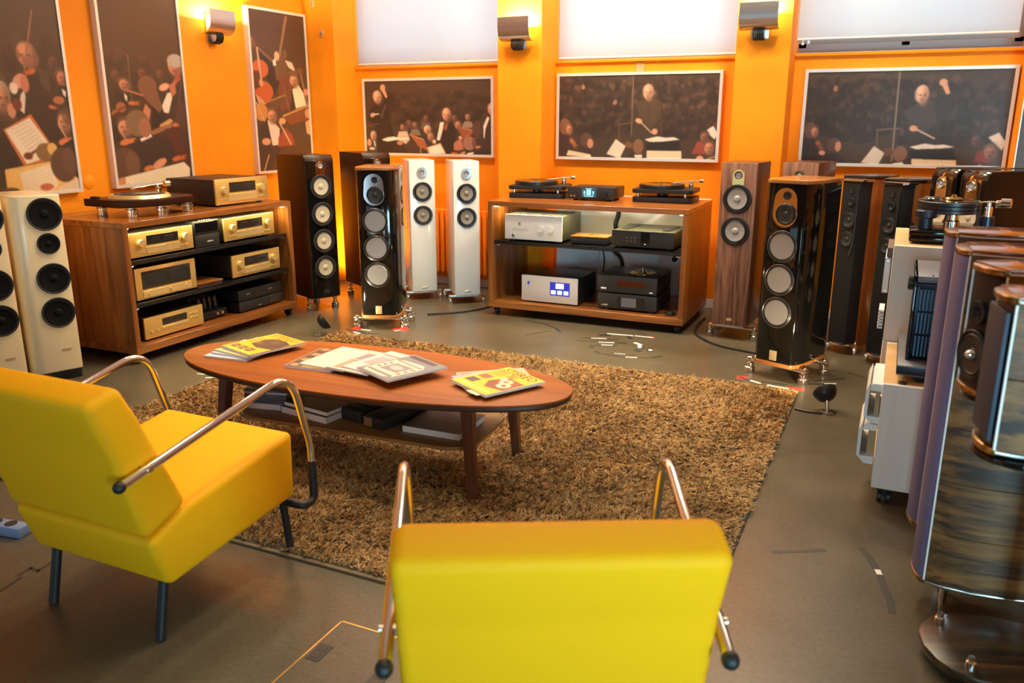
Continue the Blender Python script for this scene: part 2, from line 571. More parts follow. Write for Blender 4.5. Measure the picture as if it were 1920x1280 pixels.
# ------------------------------------------------------------------ flat printed pictures (ink on a fine sheet)
class Canvas:
    """paints ink colours (sRGB 0-255) on an h x w array; the unit of the drawing calls is set by fmap"""

    def __init__(s, w, h, base, fmap=None):
        s.w, s.h = w, h
        s.a = np.zeros((h, w, 3)) + np.array(base, float)
        s.f = fmap or (lambda x, y: (x, y))

    def px(s, x, y):
        u, v = s.f(x, y)
        return u * (s.w - 1), v * (s.h - 1)

    def blend(s, al, col, x0, y0):
        h, w = al.shape
        s.a[y0:y0 + h, x0:x0 + w] = s.a[y0:y0 + h, x0:x0 + w] * (1 - al[..., None]) + np.array(col, float) * al[..., None]

    def win(s, x0, x1, y0, y1):
        x0, x1 = int(max(0, math.floor(x0))), int(min(s.w, math.ceil(x1) + 1))
        y0, y1 = int(max(0, math.floor(y0))), int(min(s.h, math.ceil(y1) + 1))
        return (x0, x1, y0, y1) if x1 > x0 and y1 > y0 else None

    def ell(s, x, y, rx, ry, col, rot=0, soft=1.2, al=1.0):
        cx, cy = s.px(x, y)
        ax, ay = s.px(x + rx, y)
        bx, by = s.px(x, y + ry)
        rx, ry = max(0.5, math.hypot(ax - cx, ay - cy)), max(0.5, math.hypot(bx - cx, by - cy))
        m = max(rx, ry) + soft + 1
        wn = s.win(cx - m, cx + m, cy - m, cy + m)
        if not wn:
            return
        x0, x1, y0, y1 = wn
        Y, X = np.mgrid[y0:y1, x0:x1]
        dx, dy = X - cx, Y - cy
        c, sn = math.cos(R(rot)), math.sin(R(rot))
        q = np.sqrt(((dx * c + dy * sn) / rx) ** 2 + ((-dx * sn + dy * c) / ry) ** 2)
        d = (1 - q) * min(rx, ry)
        s.blend(np.clip(d / soft + 0.5, 0, 1) * al, col, x0, y0)

    def poly(s, pts, col, soft=1.0, al=1.0):
        P = [s.px(*p) for p in pts]
        xs, ys = [p[0] for p in P], [p[1] for p in P]
        wn = s.win(min(xs) - 2, max(xs) + 2, min(ys) - 2, max(ys) + 2)
        if not wn:
            return
        x0, x1, y0, y1 = wn
        acc = np.zeros((y1 - y0, x1 - x0))
        for oy in (-0.25, 0.25):
            for ox in (-0.25, 0.25):
                Y, X = np.mgrid[y0:y1, x0:x1] + 0.0
                X += ox
                Y += oy
                ins = np.zeros(X.shape, bool)
                n = len(P)
                for i in range(n):
                    ax, ay = P[i]
                    bx, by = P[(i + 1) % n]
                    if ay == by:
                        continue
                    c = ((ay > Y) != (by > Y)) & (X < (bx - ax) * (Y - ay) / (by - ay) + ax)
                    ins ^= c
                acc += ins * 0.25
        s.blend(acc * al, col, x0, y0)

    def line(s, x0, y0, x1, y1, wpx, col, al=1.0):
        ax, ay = s.px(x0, y0)
        bx, by = s.px(x1, y1)
        wn = s.win(min(ax, bx) - wpx - 1, max(ax, bx) + wpx + 1, min(ay, by) - wpx - 1, max(ay, by) + wpx + 1)
        if not wn:
            return
        u0, u1, v0, v1 = wn
        Y, X = np.mgrid[v0:v1, u0:u1]
        L = max(1e-6, (bx - ax) ** 2 + (by - ay) ** 2)
        t = np.clip(((X - ax) * (bx - ax) + (Y - ay) * (by - ay)) / L, 0, 1)
        d = np.hypot(X - ax - t * (bx - ax), Y - ay - t * (by - ay))
        s.blend(np.clip(wpx / 2 - d + 0.5, 0, 1) * al, col, u0, v0)

    def head(s, x, y, rx, ry, skin, hair, bald=False, turn=0.0, al=1.0):
        """a face seen small: hair, skin, shaded side, eyes, nose, mouth"""
        sk = np.array(skin, float)
        s.ell(x, y - ry * 0.12, rx * 1.10, ry * 1.06, hair, al=al)
        s.ell(x + turn * rx * 0.25, y + ry * (0.0 if bald else 0.16), rx * 0.93, ry * (0.98 if bald else 0.84), skin, al=al)
        pr = abs(s.px(x + rx, y)[0] - s.px(x, y)[0])
        s.ell(x + rx * 0.12, y + ry * 0.95, rx * 0.55, ry * 0.35, sk * 0.62, soft=pr * .4 + .8, al=.8 * al)
        s.ell(x + rx * (0.62 + turn * 0.2), y + ry * 0.15, rx * 0.55, ry * 0.85, sk * 0.55, soft=pr * 0.9 + 1, al=0.75 * al)
        s.ell(x - rx * .3, y - ry * .38, rx * .5, ry * .34, np.minimum(255, sk * 1.18), soft=pr * .9 + 1, al=.6 * al)
        s.ell(x, y + ry * .66, rx * .5, ry * .24, sk * 0.7, soft=pr * .7 + 1, al=.6 * al)
        if bald:
            for e in (-.95, .95):
                s.ell(x + rx * e, y + ry * .02, rx * .2, ry * .34, np.array(hair, float) * .75, soft=pr * .3 + .8, al=.8 * al)
        for e in (-0.36, 0.36):
            s.ell(x + rx * (e + turn * 0.4), y + ry * 0.02, rx * 0.20, ry * 0.09, sk * 0.42, soft=0.8, al=al * 0.9)
        s.ell(x + rx * turn * 0.5, y + ry * 0.25, rx * 0.13, ry * 0.18, sk * 0.78, al=al * 0.7)
        s.ell(x + rx * turn * 0.45, y + ry * 0.52, rx * 0.30, ry * 0.07, sk * 0.5, al=al * 0.9)

    def crowd(s, n, x0, x1, y0, y1, r0, r1, seed, lo=60, hi=100, al=0.55):
        g = np.random.default_rng(seed)
        for _ in range(n):
            x, y, r = g.uniform(x0, x1), g.uniform(y0, y1), g.uniform(r0, r1)
            k = g.uniform(lo, hi)
            s.ell(x, y + r * 2.0, r * 1.7, r * 1.5, (k * 0.5, k * 0.38, k * 0.33), soft=3, al=al)
            s.ell(x, y, r * 0.8, r, (k, k * 0.72, k * 0.58), soft=2.2, al=al)

    def sheet(s, name, wm, hm, parent, m=None, gain=1.0, blur=0):
        """a flat sheet wm x hm in the XZ plane, its lower left corner at 0,0, printed with the ink"""
        W, H = s.w, s.h
        X, Z = np.meshgrid(np.linspace(0, wm, W), np.linspace(hm, 0, H))
        co = np.stack([X, np.zeros_like(X), Z], -1).reshape(-1, 3)
        i = np.arange(W * H).reshape(H, W)
        f = np.stack([i[:-1, :-1], i[1:, :-1], i[1:, 1:], i[:-1, 1:]], -1).reshape(-1, 4)
        me = bpy.data.meshes.new(name)
        me.vertices.add(W * H)
        me.loops.add(f.size)
        me.polygons.add(len(f))
        if m is not None:
            mm = np.array(m)
            co = co @ mm[:3, :3].T + mm[:3, 3]
        me.vertices.foreach_set('co', co.astype(np.float32).ravel())
        me.loops.foreach_set('vertex_index', f.astype(np.int32).ravel())
        me.polygons.foreach_set('loop_start', np.arange(0, f.size, 4, dtype=np.int32))
        me.update()
        me.validate()
        c = np.clip(s.a / 255.0, 0, 1)
        c = np.where(c <= 0.04045, c / 12.92, ((c + 0.055) / 1.055) ** 2.4) * gain
        c = 0.013 * np.array([1.25, .95, .75]) + c * 0.80
        for _ in range(blur):
            for ax in (0, 1):
                q = np.concatenate([c.take([0], ax), c, c.take([-1], ax)], ax)
                n_ = c.shape[ax]
                c = .25 * q.take(range(n_), ax) + .5 * c + .25 * q.take(range(2, n_ + 2), ax)
        if blur:
            c = c * (1 + rng.normal(0, .07, (H, W, 1)))
        c = np.clip(c, 0, 1)
        rgba = np.ones((W * H, 4), np.float32)
        rgba[:, :3] = c.reshape(-1, 3)
        at = me.attributes.new('ink', 'FLOAT_COLOR', 'POINT')
        at.data.foreach_set('color', rgba.ravel())
        return obj(name, me, M.print, parent)


def lettering(s, size, mt, parent, m, name='lettering', ext=0.0004, sx=1.0):
    cu = bpy.data.curves.new('t', 'FONT')
    cu.body = s
    cu.size = size
    cu.extrude = ext
    cu.align_x = 'CENTER'
    cu.align_y = 'CENTER'
    cu.resolution_u = 2
    o = bpy.data.objects.new('t', cu)
    COL.objects.link(o)
    bpy.context.view_layer.update()
    me = bpy.data.meshes.new_from_object(o)
    bpy.data.objects.remove(o)
    bpy.data.curves.remove(cu)
    me.name = name
    me.materials.clear()
    me.transform(m @ Matrix.Diagonal((sx, 1, 1, 1)))
    return obj(name, me, mt, parent)


# ------------------------------------------------------------------ the room
def struct(name, b, m, parent=None, ang=38):
    o = b.done(name, m, parent, ang=ang)
    if parent is None:
        o['kind'] = 'structure'
    return o


XL, XR, YB, YF, ZC = -4.85, 2.6, 6.45, -0.6, 3.3
floor = struct('floor', B().b2((XL - .15, YF - .15, -.06), (XR + .15, YB + .15, 0)), M.floor)
struct('ceiling', B().b2((XL - .15, YF - .15, ZC), (XR + .15, YB + .15, ZC + .1)), M.ceil)
struct('wall_left', B().b2((XL - .15, YF - .15, 0), (XL, YB + .15, ZC)), M.wall)
struct('wall_right', B().b2((XR, YF - .15, 0), (XR + .15, YB + .15, ZC)), M.wall)
wb = B().b2((XL, YB, 0), (XR, YB + .15, 1.875)).b2((XL, YB, 3.0), (XR, YB + .15, ZC))
for a, b in ((XL, -4.53), (-2.98, -2.605), (-1.145, -.78), (.62, XR)):
    wb.b2((a, YB, 1.875), (b, YB + .15, 3.0))
struct('wall_back', wb, M.wall)
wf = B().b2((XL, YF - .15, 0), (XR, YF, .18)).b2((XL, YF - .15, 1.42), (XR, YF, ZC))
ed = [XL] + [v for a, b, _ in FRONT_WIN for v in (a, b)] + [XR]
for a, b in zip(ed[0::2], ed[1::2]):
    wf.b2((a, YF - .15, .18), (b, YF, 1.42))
struct('wall_front', wf, mat('wall_darkened_against_bounce', (0.14, 0.055, 0.015), 0.6))  # orange wall painted dark to dim its bounce on left armchair and near floor
for k, (a, b) in enumerate(((XL, -4.53), (-2.98, -2.605), (-1.145, -.78), (.62, 1.0))):
    struct('trim_%d' % (k + 1), B().b2((a, 6.15, 0), (b, YB, ZC), bev=.004, seg=1), M.wall)
struct('baseboard_back', B().b2((-4.53, YB - .016, 0), (-2.98, YB, .065)).b2((-2.605, YB - .016, 0), (-1.145, YB, .065)).b2((-.78, YB - .016, 0), (.62, YB, .065)), M.white_trim)
for k, (a, b) in enumerate(BAYS):
    w = B()
    for q in ((a, a + .05), (b - .05, b), ((a + b) / 2 - .025, (a + b) / 2 + .025)):
        w.b2((q[0], YB + .15, 1.93), (q[1], YB + .20, 3.0))
    w.b2((a, YB + .15, 1.90), (b, YB + .20, 1.96)).b2((a, YB + .15, 2.95), (b, YB + .20, 3.0))
    wo = struct('window_%d' % (k + 1), w, M.mesh_sash)
    s = B().b2((a, YB - .022, 1.862), (b, YB + .15, 1.885), bev=.004, seg=1)
    s.done('window_sill', M.wall, wo)
for k, (a, b, _) in enumerate(FRONT_WIN):
    w = B()
    for q in (a, b - .05):
        w.b2((q, YF - .1, .18), (q + .05, YF - .04, 1.42))
    for j in range(20):
        z = .18 + j * .06
        w.b2((a, YF - .09, z), (b, YF - .07, z + .006))
    struct('window_%d' % (k + 4), w, M.mesh_sash)

# blinds
for k, ((a, b), y, z, lab) in enumerate(zip(BAYS, (YB + .03, YB + .03, 6.395), (1.897, 1.897, 1.968), (
        'pale fabric roller blind in the window nearest the room corner',
        'pale fabric roller blind in the window between the two aluminium pillar lamps',
        'pale fabric roller blind hanging forward of a grey sash at the right'))):
    t = thing('roller_blind', lab, 'blind', ((a + b) / 2, y, z), 0, 'roller blinds of the back windows')
    w2 = (b - a) / 2 - (.012 if k != 2 else .03)
    c = (0.0 if k != 2 else -.02)
    g = B()
    g.b2((c - w2, -.001, .012), (c + w2, .001, 1.08))
    g.done('blind_fabric', M.blind, t)
    B().cyl((c - w2, 0, .006), .008, 2 * w2, Matrix.Rotation(R(90), 4, 'Y'), 12).done('bottom_bar', M.whitelac, t)
    if k == 2:
        B().b2((c - w2 + .03, .01, -.025), (c - w2 + .045, .02, .01)).b2((c - w2 + .03, -.002, -.03), (c - w2 + .045, .02, -.022)).done('guide_hook', M.silverp, t)
    if k == 2:
        sh = B().b2((a + .09, YB - .012, 1.945), (b - .03, YB + .04, 1.985), bev=.003, seg=1)
        tag(sh.done('sash_rail', M.mesh_sash), 'grey metal sash rail showing under the forward roller blind', 'rail')


# ------------------------------------------------------------------ pictures on the walls
BG = (70, 52, 40)
SK = (206, 150, 122)
SK2 = (188, 128, 98)
DARK = (36, 28, 25)
WSH = (222, 205, 188)


def picture(name, label, loc, rz, w, h, cv, fw=.022, depth=.035, gain=1.0, group='framed orchestra photographs'):
    t = thing(name, label, 'picture', loc, rz, group)
    f = B()
    f.b2((-w / 2, -depth, 0), (w / 2, 0, fw)).b2((-w / 2, -depth, h - fw), (w / 2, 0, h))
    f.b2((-w / 2, -depth, fw), (-w / 2 + fw, 0, h - fw)).b2((w / 2 - fw, -depth, fw), (w / 2, 0, h - fw))
    f.done('frame', M.frame, t)
    B().b2((-w / 2 + fw, -.012, fw), (w / 2 - fw, -.004, h - fw)).done('backing', M.blackm, t)
    cv.sheet('print', w - 2 * fw, h - 2 * fw, t, T(-w / 2 + fw, -depth + .006, fw), gain * 1.2, 1)
    return t


def violin(c, x, y, s, rot, col=(150, 72, 34)):
    cs, sn = math.cos(R(rot)), math.sin(R(rot))
    c.ell(x, y, s, s * .62, col, rot)
    c.ell(x + cs * s * 1.2, y + sn * s * 1.2, s * .8, s * .5, col, rot)
    c.line(x + cs * s * 1.5, y + sn * s * 1.5, x + cs * s * 4.2, y + sn * s * 4.2, 2.2, (70, 40, 24))
    c.ell(x - cs * s * .2, y - sn * s * .2, s * .4, s * .2, (196, 120, 70), rot, al=.7)


# back wall, left: conductor with raised hand and violinist
c = Canvas(320, 160, (66, 49, 38), lambda x, y: ((x - 150) / 1610, (y - 150 + .025 * x) / 950))
c.crowd(120, 400, 1760, 200, 700, 25, 45, 3, 62, 84, .4)
c.crowd(26, 180, 1700, 640, 820, 30, 48, 4, 80, 130, .6)
for x, y, k in ((640, 735, 150), (805, 700, 135), (950, 610, 105), (1475, 580, 150), (1310, 600, 110)):
    c.poly([(x - 75, y + 140), (x - 40, y + 60), (x + 40, y + 60), (x + 80, y + 140)], (k * .9, k * .78, k * .66))
    c.head(x, y, 30, 42, (k * 1.15, k * .8, k * .65), (60, 40, 30))
c.poly([(560, 900), (590, 800), (700, 790), (735, 900), (680, 960)], (196, 176, 158))
c.head(965, 765, 40, 50, SK, (200, 190, 175))
c.poly([(900, 1000), (930, 880), (1000, 870), (1060, 1000)], (50, 50, 62))
c.head(1005, 850, 38, 55, SK2, (120, 85, 66))
c.head(245, 870, 36, 60, SK, (190, 180, 170))
c.poly([(205, 1080), (225, 930), (275, 930), (300, 1080)], (60, 62, 78))
c.poly([(245, 935), (262, 935), (272, 1010), (258, 1010)], (225, 220, 220))
c.ell(185, 960, 28, 50, SK)
c.ell(220, 1040, 40, 18, (220, 200, 185))
c.poly([(170, 640), (215, 520), (300, 440), (370, 420), (430, 360), (470, 340), (455, 520), (480, 700), (540, 900), (560, 1080), (290, 1080), (300, 760)], (42, 31, 26))
c.poly([(350, 600), (420, 440), (440, 440), (370, 640)], (86, 66, 54))
c.line(160, 740, 330, 700, 1.6, (110, 84, 66))
c.head(318, 350, 52, 74, (228, 172, 146), (205, 165, 140), True, .3)
c.ell(395, 225, 34, 45, SK, 20)
c.poly([(372, 250), (420, 230), (455, 340), (435, 365)], SK)
c.ell(245, 588, 34, 28, SK, -20)
c.line(260, 580, 330, 572, 2.2, (230, 215, 200))
c.poly([(360, 912), (440, 880), (520, 868), (600, 885), (700, 880), (720, 892), (560, 910), (440, 935), (380, 925)], (236, 226, 214))
c.poly([(495, 1000), (560, 925), (640, 930), (690, 1080), (500, 1080)], (46, 35, 30))
c.ell(600, 950, 40, 28, SK2)
c.poly([(730, 830), (915, 885), (965, 1000), (940, 1030), (845, 985)], (158, 88, 54))
c.poly([(730, 830), (915, 885), (912, 896), (735, 842)], (206, 140, 96))
c.line(870, 985, 870, 1080, 2.4, (170, 130, 90))
c.poly([(1060, 1080), (1085, 760), (1130, 650), (1190, 640), (1290, 650), (1330, 760), (1310, 1080)], (34, 26, 24))
c.poly([(1130, 660), (1180, 655), (1160, 760), (1120, 900), (1082, 890)], (232, 214, 196))
c.head(1212, 560, 50, 76, (220, 156, 126), (190, 128, 100), True, -.2)
violin(c, 1200, 720, 38, -70, (140, 62, 34))
c.poly([(1340, 705), (1540, 748), (1500, 850), (1400, 840)], (140, 72, 46))
c.poly([(1340, 705), (1540, 748), (1538, 758), (1342, 717)], (200, 130, 90))
c.head(1355, 680, 38, 50, SK2, (60, 42, 34))
c.poly([(1520, 720), (1560, 640), (1640, 620), (1640, 860), (1560, 860)], (80, 54, 44))
c.poly([(1620, 640), (1660, 540), (1740, 520), (1765, 700), (1765, 1080), (1650, 1080)], (58, 43, 38))
c.poly([(1665, 690), (1715, 570), (1738, 590), (1690, 730), (1676, 850), (1668, 850)], (230, 216, 200))
c.head(1765, 480, 42, 72, SK, (150, 135, 125))
c.line(1370, 900, 1530, 760, 1.6, (170, 110, 70))
c.ell(1380, 850, 24, 22, SK)
c.poly([(1300, 920), (1390, 860), (1420, 1000), (1350, 1020), (1295, 1010)], (176, 110, 82))
c.poly([(950, 995), (1130, 928), (1197, 1062), (1140, 1095), (975, 1095)], (214, 160, 108))
c.poly([(975, 1000), (1122, 945), (1180, 1060), (1000, 1095)], (232, 224, 214))
c.ell(1050, 915, 24, 26, (225, 190, 165))
c.ell(1490, 920, 80, 88, (150, 104, 84))
c.ell(1550, 910, 26, 70, (110, 72, 58))
c.poly([(1400, 1095), (1460, 1010), (1560, 1020), (1700, 1010), (1765, 1095)], (44, 33, 30))
c.poly([(1460, 1050), (1540, 1030), (1545, 1050), (1470, 1075)], (235, 220, 205))
violin(c, 1590, 965, 26, -12, (196, 120, 66))
violin(c, 1290, 1060, 34, 0, (182, 92, 48))
c.ell(1400, 1060, 46, 20, SK, -30)
picture('framed_photograph', 'silver-framed wide photograph of a bald conductor raising one hand beside a violinist', (-3.8, YB, 1.122), 0, 1.30, .657, c)


def conductor(seed, M_, fist):
    c = Canvas(320, 160, (62, 47, 37), M_)
    c.crowd(420, 190, 1395, 560, 960, 16, 26, seed, 62, 98, .5)
    c.crowd(60, 190, 1395, 600, 800, 16, 24, seed + 1, 90, 120, .45)
    return c


def c2map(x, y):
    return (x - 190) / 1195, (y - 575 + .022 * (x - 190)) / 615


c = conductor(11, c2map, False)
c.ell(380, 655, 14, 18, (150, 104, 72))
c.ell(630, 765, 14, 20, (150, 104, 80), 30)
c.line(763, 556, 763, 1080, 2.0, (126, 104, 86))
c.line(668, 930, 772, 914, 2.0, (108, 78, 58))
c.line(668, 930, 668, 1040, 2.2, (96, 68, 52))
c.line(985, 895, 985, 1000, 1.6, (96, 68, 52))
c.poly([(745, 1080), (790, 900), (770, 880), (765, 830), (795, 765), (850, 735), (940, 730), (985, 760), (995, 850), (975, 960), (940, 985), (960, 1080)], (58, 46, 34))
c.poly([(790, 770), (850, 738), (930, 732), (980, 765), (970, 880), (900, 960), (830, 900)], (74, 59, 43))
c.line(880, 750, 890, 940, 1.2, (50, 40, 30))
c.head(878, 688, 36, 52, (222, 164, 134), (200, 158, 132), True, -.1)
c.ell(815, 898, 26, 18, SK, 20)
c.ell(937, 975, 22, 22, SK)
c.line(835, 912, 915, 985, 1.8, (206, 176, 150))
c.poly([(865, 1035), (960, 1010), (1020, 1018), (1080, 1012), (1122, 1028), (1040, 1040), (960, 1052), (900, 1050)], (226, 210, 196))
c.poly([(880, 1055), (1120, 1038), (1140, 1120), (880, 1120)], (30, 24, 22))
c.poly([(215, 1190), (185, 1010), (230, 900), (275, 920), (290, 1010), (310, 1180)], (56, 40, 36))
c.ell(238, 955, 46, 62, (120, 82, 58))
c.head(272, 975, 24, 40, SK2, (120, 82, 58), False, .6)
violin(c, 300, 1070, 30, 50, (150, 86, 42))
c.poly([(330, 1190), (370, 1090), (420, 1085), (480, 1180)], (50, 38, 36))
c.ell(412, 1056, 46, 56, (86, 60, 44))
c.ell(445, 1080, 24, 36, SK2)
c.poly([(255, 1178), (270, 1138), (450, 1165), (455, 1190)], (212, 192, 160))
c.poly([(575, 1155), (645, 1040), (722, 1090), (680, 1185)], (216, 202, 184))
c.ell(745, 1080, 32, 26, (110, 72, 48), 30)
c.poly([(700, 1190), (780, 1130), (860, 1150), (880, 1190)], (52, 40, 36))
c.ell(818, 1090, 40, 56, (124, 86, 64))
c.poly([(790, 1155), (850, 1150), (850, 1175), (800, 1175)], (220, 205, 190))
c.poly([(885, 1118), (1140, 1112), (1143, 1190), (885, 1190)], (222, 200, 168))
c.poly([(1305, 960), (1358, 922), (1395, 980), (1372, 1018)], (226, 214, 204))
c.poly([(1215, 1130), (1250, 1040), (1290, 1035), (1310, 1130)], (140, 62, 50))
c.head(1300, 1000, 30, 40, (140, 92, 72), (60, 42, 34))
c.head(1338, 1080, 36, 50, SK2, (80, 60, 46))
c.ell(1275, 1165, 26, 26, SK)
c.line(1290, 1180, 1390, 1140, 2.2, (190, 150, 110))
picture('framed_photograph', 'silver-framed wide photograph of a conductor lowering his baton, above the two-turntable rack', (-1.928, YB, 1.122), 0, 1.312, .664, c)


def c3map(x, y):
    return (x - (300 - .08 * (y - 545))) / (1555 - .05 * (y - 545)), (y - 545 + .022 * (x - 300)) / 700


c = conductor(23, c3map, True)
c.crowd(280, 290, 1850, 560, 1000, 22, 34, 29, 55, 92, .5)
c.ell(520, 665, 18, 24, (150, 104, 72))
c.line(1022, 525, 965, 1230, 2.4, (130, 112, 100))
c.line(850, 972, 1022, 958, 2.4, (110, 84, 70))
c.line(855, 972, 850, 1100, 2.6, (96, 72, 60))
c.poly([(1080, 1240), (1100, 1000), (1030, 930), (1040, 830), (1110, 780), (1200, 735), (1290, 725), (1380, 690), (1405, 720), (1400, 860), (1320, 900), (1330, 1240)], (46, 37, 34))
c.poly([(1060, 830), (1150, 775), (1280, 740), (1300, 900), (1200, 1000), (1110, 960)], (62, 50, 46))
c.head(1190, 705, 46, 62, (218, 164, 138), (210, 165, 142), True, .2)
c.ell(1348, 612, 30, 26, SK, 20)
c.poly([(1330, 620), (1372, 610), (1398, 690), (1370, 700)], SK)
c.ell(1130, 955, 32, 22, SK, 10)
c.line(1160, 965, 1285, 1025, 2.2, (206, 180, 160))
c.poly([(1100, 1095), (1220, 1065), (1290, 1075), (1360, 1068), (1432, 1085), (1330, 1098), (1230, 1105), (1150, 1110)], (222, 208, 202))
c.poly([(1110, 1112), (1430, 1098), (1450, 1190), (1110, 1190)], (26, 21, 21))
c.poly([(250, 1240), (260, 1060), (300, 930), (350, 940), (360, 1060), (420, 1230)], (44, 34, 38))
c.ell(318, 990, 52, 64, (92, 64, 54))
c.head(352, 1000, 28, 42, SK2, (92, 64, 54), False, .6)
violin(c, 385, 1095, 34, 55, (120, 70, 46))
c.ell(415, 1165, 26, 18, SK)
c.poly([(400, 1240), (450, 1160), (560, 1170), (620, 1240)], (48, 38, 40))
c.ell(508, 1098, 54, 56, (84, 60, 48))
c.ell(545, 1110, 24, 40, SK2)
c.poly([(728, 1230), (830, 1098), (912, 1148), (862, 1240)], (206, 194, 186))
c.ell(940, 1140, 40, 30, (96, 62, 46), 30)
c.poly([(920, 1240), (980, 1205), (1070, 1205), (1110, 1240)], (50, 40, 40))
c.ell(1030, 1150, 52, 60, (120, 88, 72))
c.poly([(975, 1225), (1050, 1212), (1060, 1240), (980, 1240)], (216, 205, 200))
c.poly([(1118, 1185), (1446, 1183), (1446, 1250), (1118, 1250)], (220, 198, 172))
c.poly([(1675, 1005), (1750, 968), (1800, 1040), (1772, 1098)], (210, 196, 180))
c.poly([(1570, 1190), (1600, 1110), (1660, 1100), (1690, 1190)], (120, 48, 36))
c.head(1590, 1030, 34, 46, (104, 70, 56), (54, 40, 34))
c.head(1690, 1110, 44, 56, (150, 98, 74), (90, 66, 52))
c.ell(1615, 1230, 22, 22, SK2)
picture('framed_photograph', 'silver-framed wide photograph of a conductor raising his fist, in the rightmost window bay', (-.046, YB, 1.116), 0, 1.306, .66, c)


# left wall, three upright pictures
def l1map(x, y):
    u = 1 - ((350 + .128 * y) - x) / 665.0
    return u, .095 + y / 1240.0 * .89


c = Canvas(170, 300, (56, 42, 28), l1map)
c.crowd(20, -200, 330, 200, 600, 40, 60, 5, 60, 84, .35)
c.poly([(-200, 620), (-120, 480), (0, 480), (60, 620)], (76, 62, 44))
c.poly([(90, 760), (110, 620), (190, 500), (260, 440), (330, 520), (360, 700), (390, 920), (270, 940), (180, 800)], (40, 31, 25))
c.poly([(230, 450), (300, 480), (320, 620), (250, 560)], (66, 54, 44))
c.poly([(108, 720), (118, 630), (140, 600), (150, 640), (140, 750)], (214, 196, 180))
c.ell(188, 400, 52, 62, (120, 84, 64))
c.head(160, 378, 58, 72, (208, 140, 108), (140, 100, 80), True, -.5)
c.line(100, 392, 150, 398, 1.4, (110, 80, 60))
violin(c, 190, 480, 30, 160, (176, 92, 40))
c.ell(110, 545, 50, 38, SK, -40)
c.ell(75, 590, 26, 36, (226, 208, 190))
c.ell(145, 560, 28, 56, (190, 116, 88))
c.line(198, 100, 145, 470, 2.4, (150, 104, 76))
c.head(335, 410, 34, 44, (96, 60, 46), (50, 36, 28))
c.head(392, 510, 40, 56, (180, 118, 90), (70, 48, 36), False, .5)
c.poly([(340, 660), (380, 560), (430, 570), (450, 700)], (36, 28, 24))
c.poly([(392, 585), (420, 600), (418, 640), (400, 620)], (226, 214, 200))
c.ell(370, 660, 40, 26, (166, 98, 64))
violin(c, 320, 705, 22, 10, (170, 90, 46))
c.poly([(-40, 800), (0, 640), (60, 700), (100, 800)], (74, 54, 46))
c.head(5, 650, 44, 86, SK2, (172, 156, 140), False, .3)
c.ell(60, 730, 26, 46, SK2)
c.ell(95, 690, 30, 40, (104, 42, 32))
c.head(410, 800, 48, 70, SK2, (80, 56, 42), False, -.3)
c.ell(430, 760, 44, 60, (92, 66, 50), al=.6)
c.line(365, 820, 420, 910, 2.2, (190, 150, 120))
c.poly([(-40, 1000), (0, 860), (60, 900), (100, 1090), (-20, 1100)], (36, 28, 26))
c.poly([(5, 850), (180, 752), (300, 930), (280, 1060), (130, 1080)], (190, 104, 54))
c.poly([(18, 852), (172, 775), (288, 930), (262, 1040), (150, 1072)], (222, 206, 180))
for k in range(8):
    c.line(60 + k * 16, 850 + k * 22, 165 + k * 14, 800 + k * 20, 1.0, (170, 150, 128), .7)
c.ell(160, 1020, 30, 24, (100, 52, 28))
c.line(180, 1005, 240, 975, 4, (110, 58, 32))
violin(c, 400, 935, 36, -12, (196, 110, 60))
c.poly([(340, 990), (480, 900), (520, 1060), (400, 1000)], (40, 32, 28))
c.ell(270, 1000, 58, 60, (120, 92, 56))
c.ell(320, 980, 34, 40, (212, 168, 96))
c.poly([(10, 1100), (310, 1060), (520, 1200), (520, 1300), (30, 1300)], (222, 176, 100))
c.poly([(105, 1125), (300, 1080), (360, 1220), (320, 1260), (130, 1260)], (222, 204, 174))
c.ell(400, 1090, 92, 116, (84, 58, 44))
c.ell(440, 1060, 50, 90, (104, 74, 58), al=.6)
c.ell(40, 1240, 60, 24, (92, 66, 46))
c.ell(280, 1230, 46, 24, (190, 100, 70))
c.poly([(360, 1240), (520, 1180), (530, 1260), (360, 1275)], (214, 190, 160))
picture('upright_photograph', 'tall framed photograph of a violinist behind a music stand, cut by the left edge', (XL, 3.402, .985), 90, .705, 1.31, c, .02, .045, group='tall framed photographs on the left wall')


def l2map(x, y):
    return (x - (52 + .119 * y)) / (505 - .04 * y), .095 + y / 1240.0 * .89


c = Canvas(170, 300, (54, 40, 24), l2map)
c.crowd(14, 100, 600, 260, 560, 26, 40, 8, 64, 92, .4)
for x, y in ((170, 470), (330, 450), (445, 450)):
    c.head(x, y, 28, 40, (104, 68, 52), (48, 36, 28))
c.poly([(150, 700), (180, 560), (250, 580), (270, 700)], (38, 29, 24))
c.head(218, 535, 32, 46, SK2, (66, 46, 34), False, .4)
c.poly([(222, 600), (240, 620), (240, 660), (226, 640)], (220, 205, 190))
c.line(225, 575, 345, 615, 2.4, (190, 120, 80))
c.line(238, 325, 268, 650, 1.8, (120, 92, 66))
violin(c, 270, 670, 26, 0, (176, 96, 48))
c.poly([(430, 780), (440, 580), (470, 470), (540, 450), (640, 500), (660, 800), (500, 800)], (46, 36, 30))
c.poly([(455, 690), (490, 590), (530, 580), (520, 640), (500, 740), (470, 735)], (228, 212, 194))
c.head(545, 385, 46, 70, (198, 128, 100), (176, 164, 150), False, -.3)
c.ell(545, 345, 54, 50, (172, 160, 148))
c.ell(470, 545, 36, 26, (216, 160, 130), -15)
violin(c, 545, 500, 32, -50, (160, 80, 42))
c.poly([(500, 530), (540, 500), (550, 590), (520, 620)], (180, 104, 72))
c.line(590, 480, 545, 820, 1.8, (96, 72, 56))
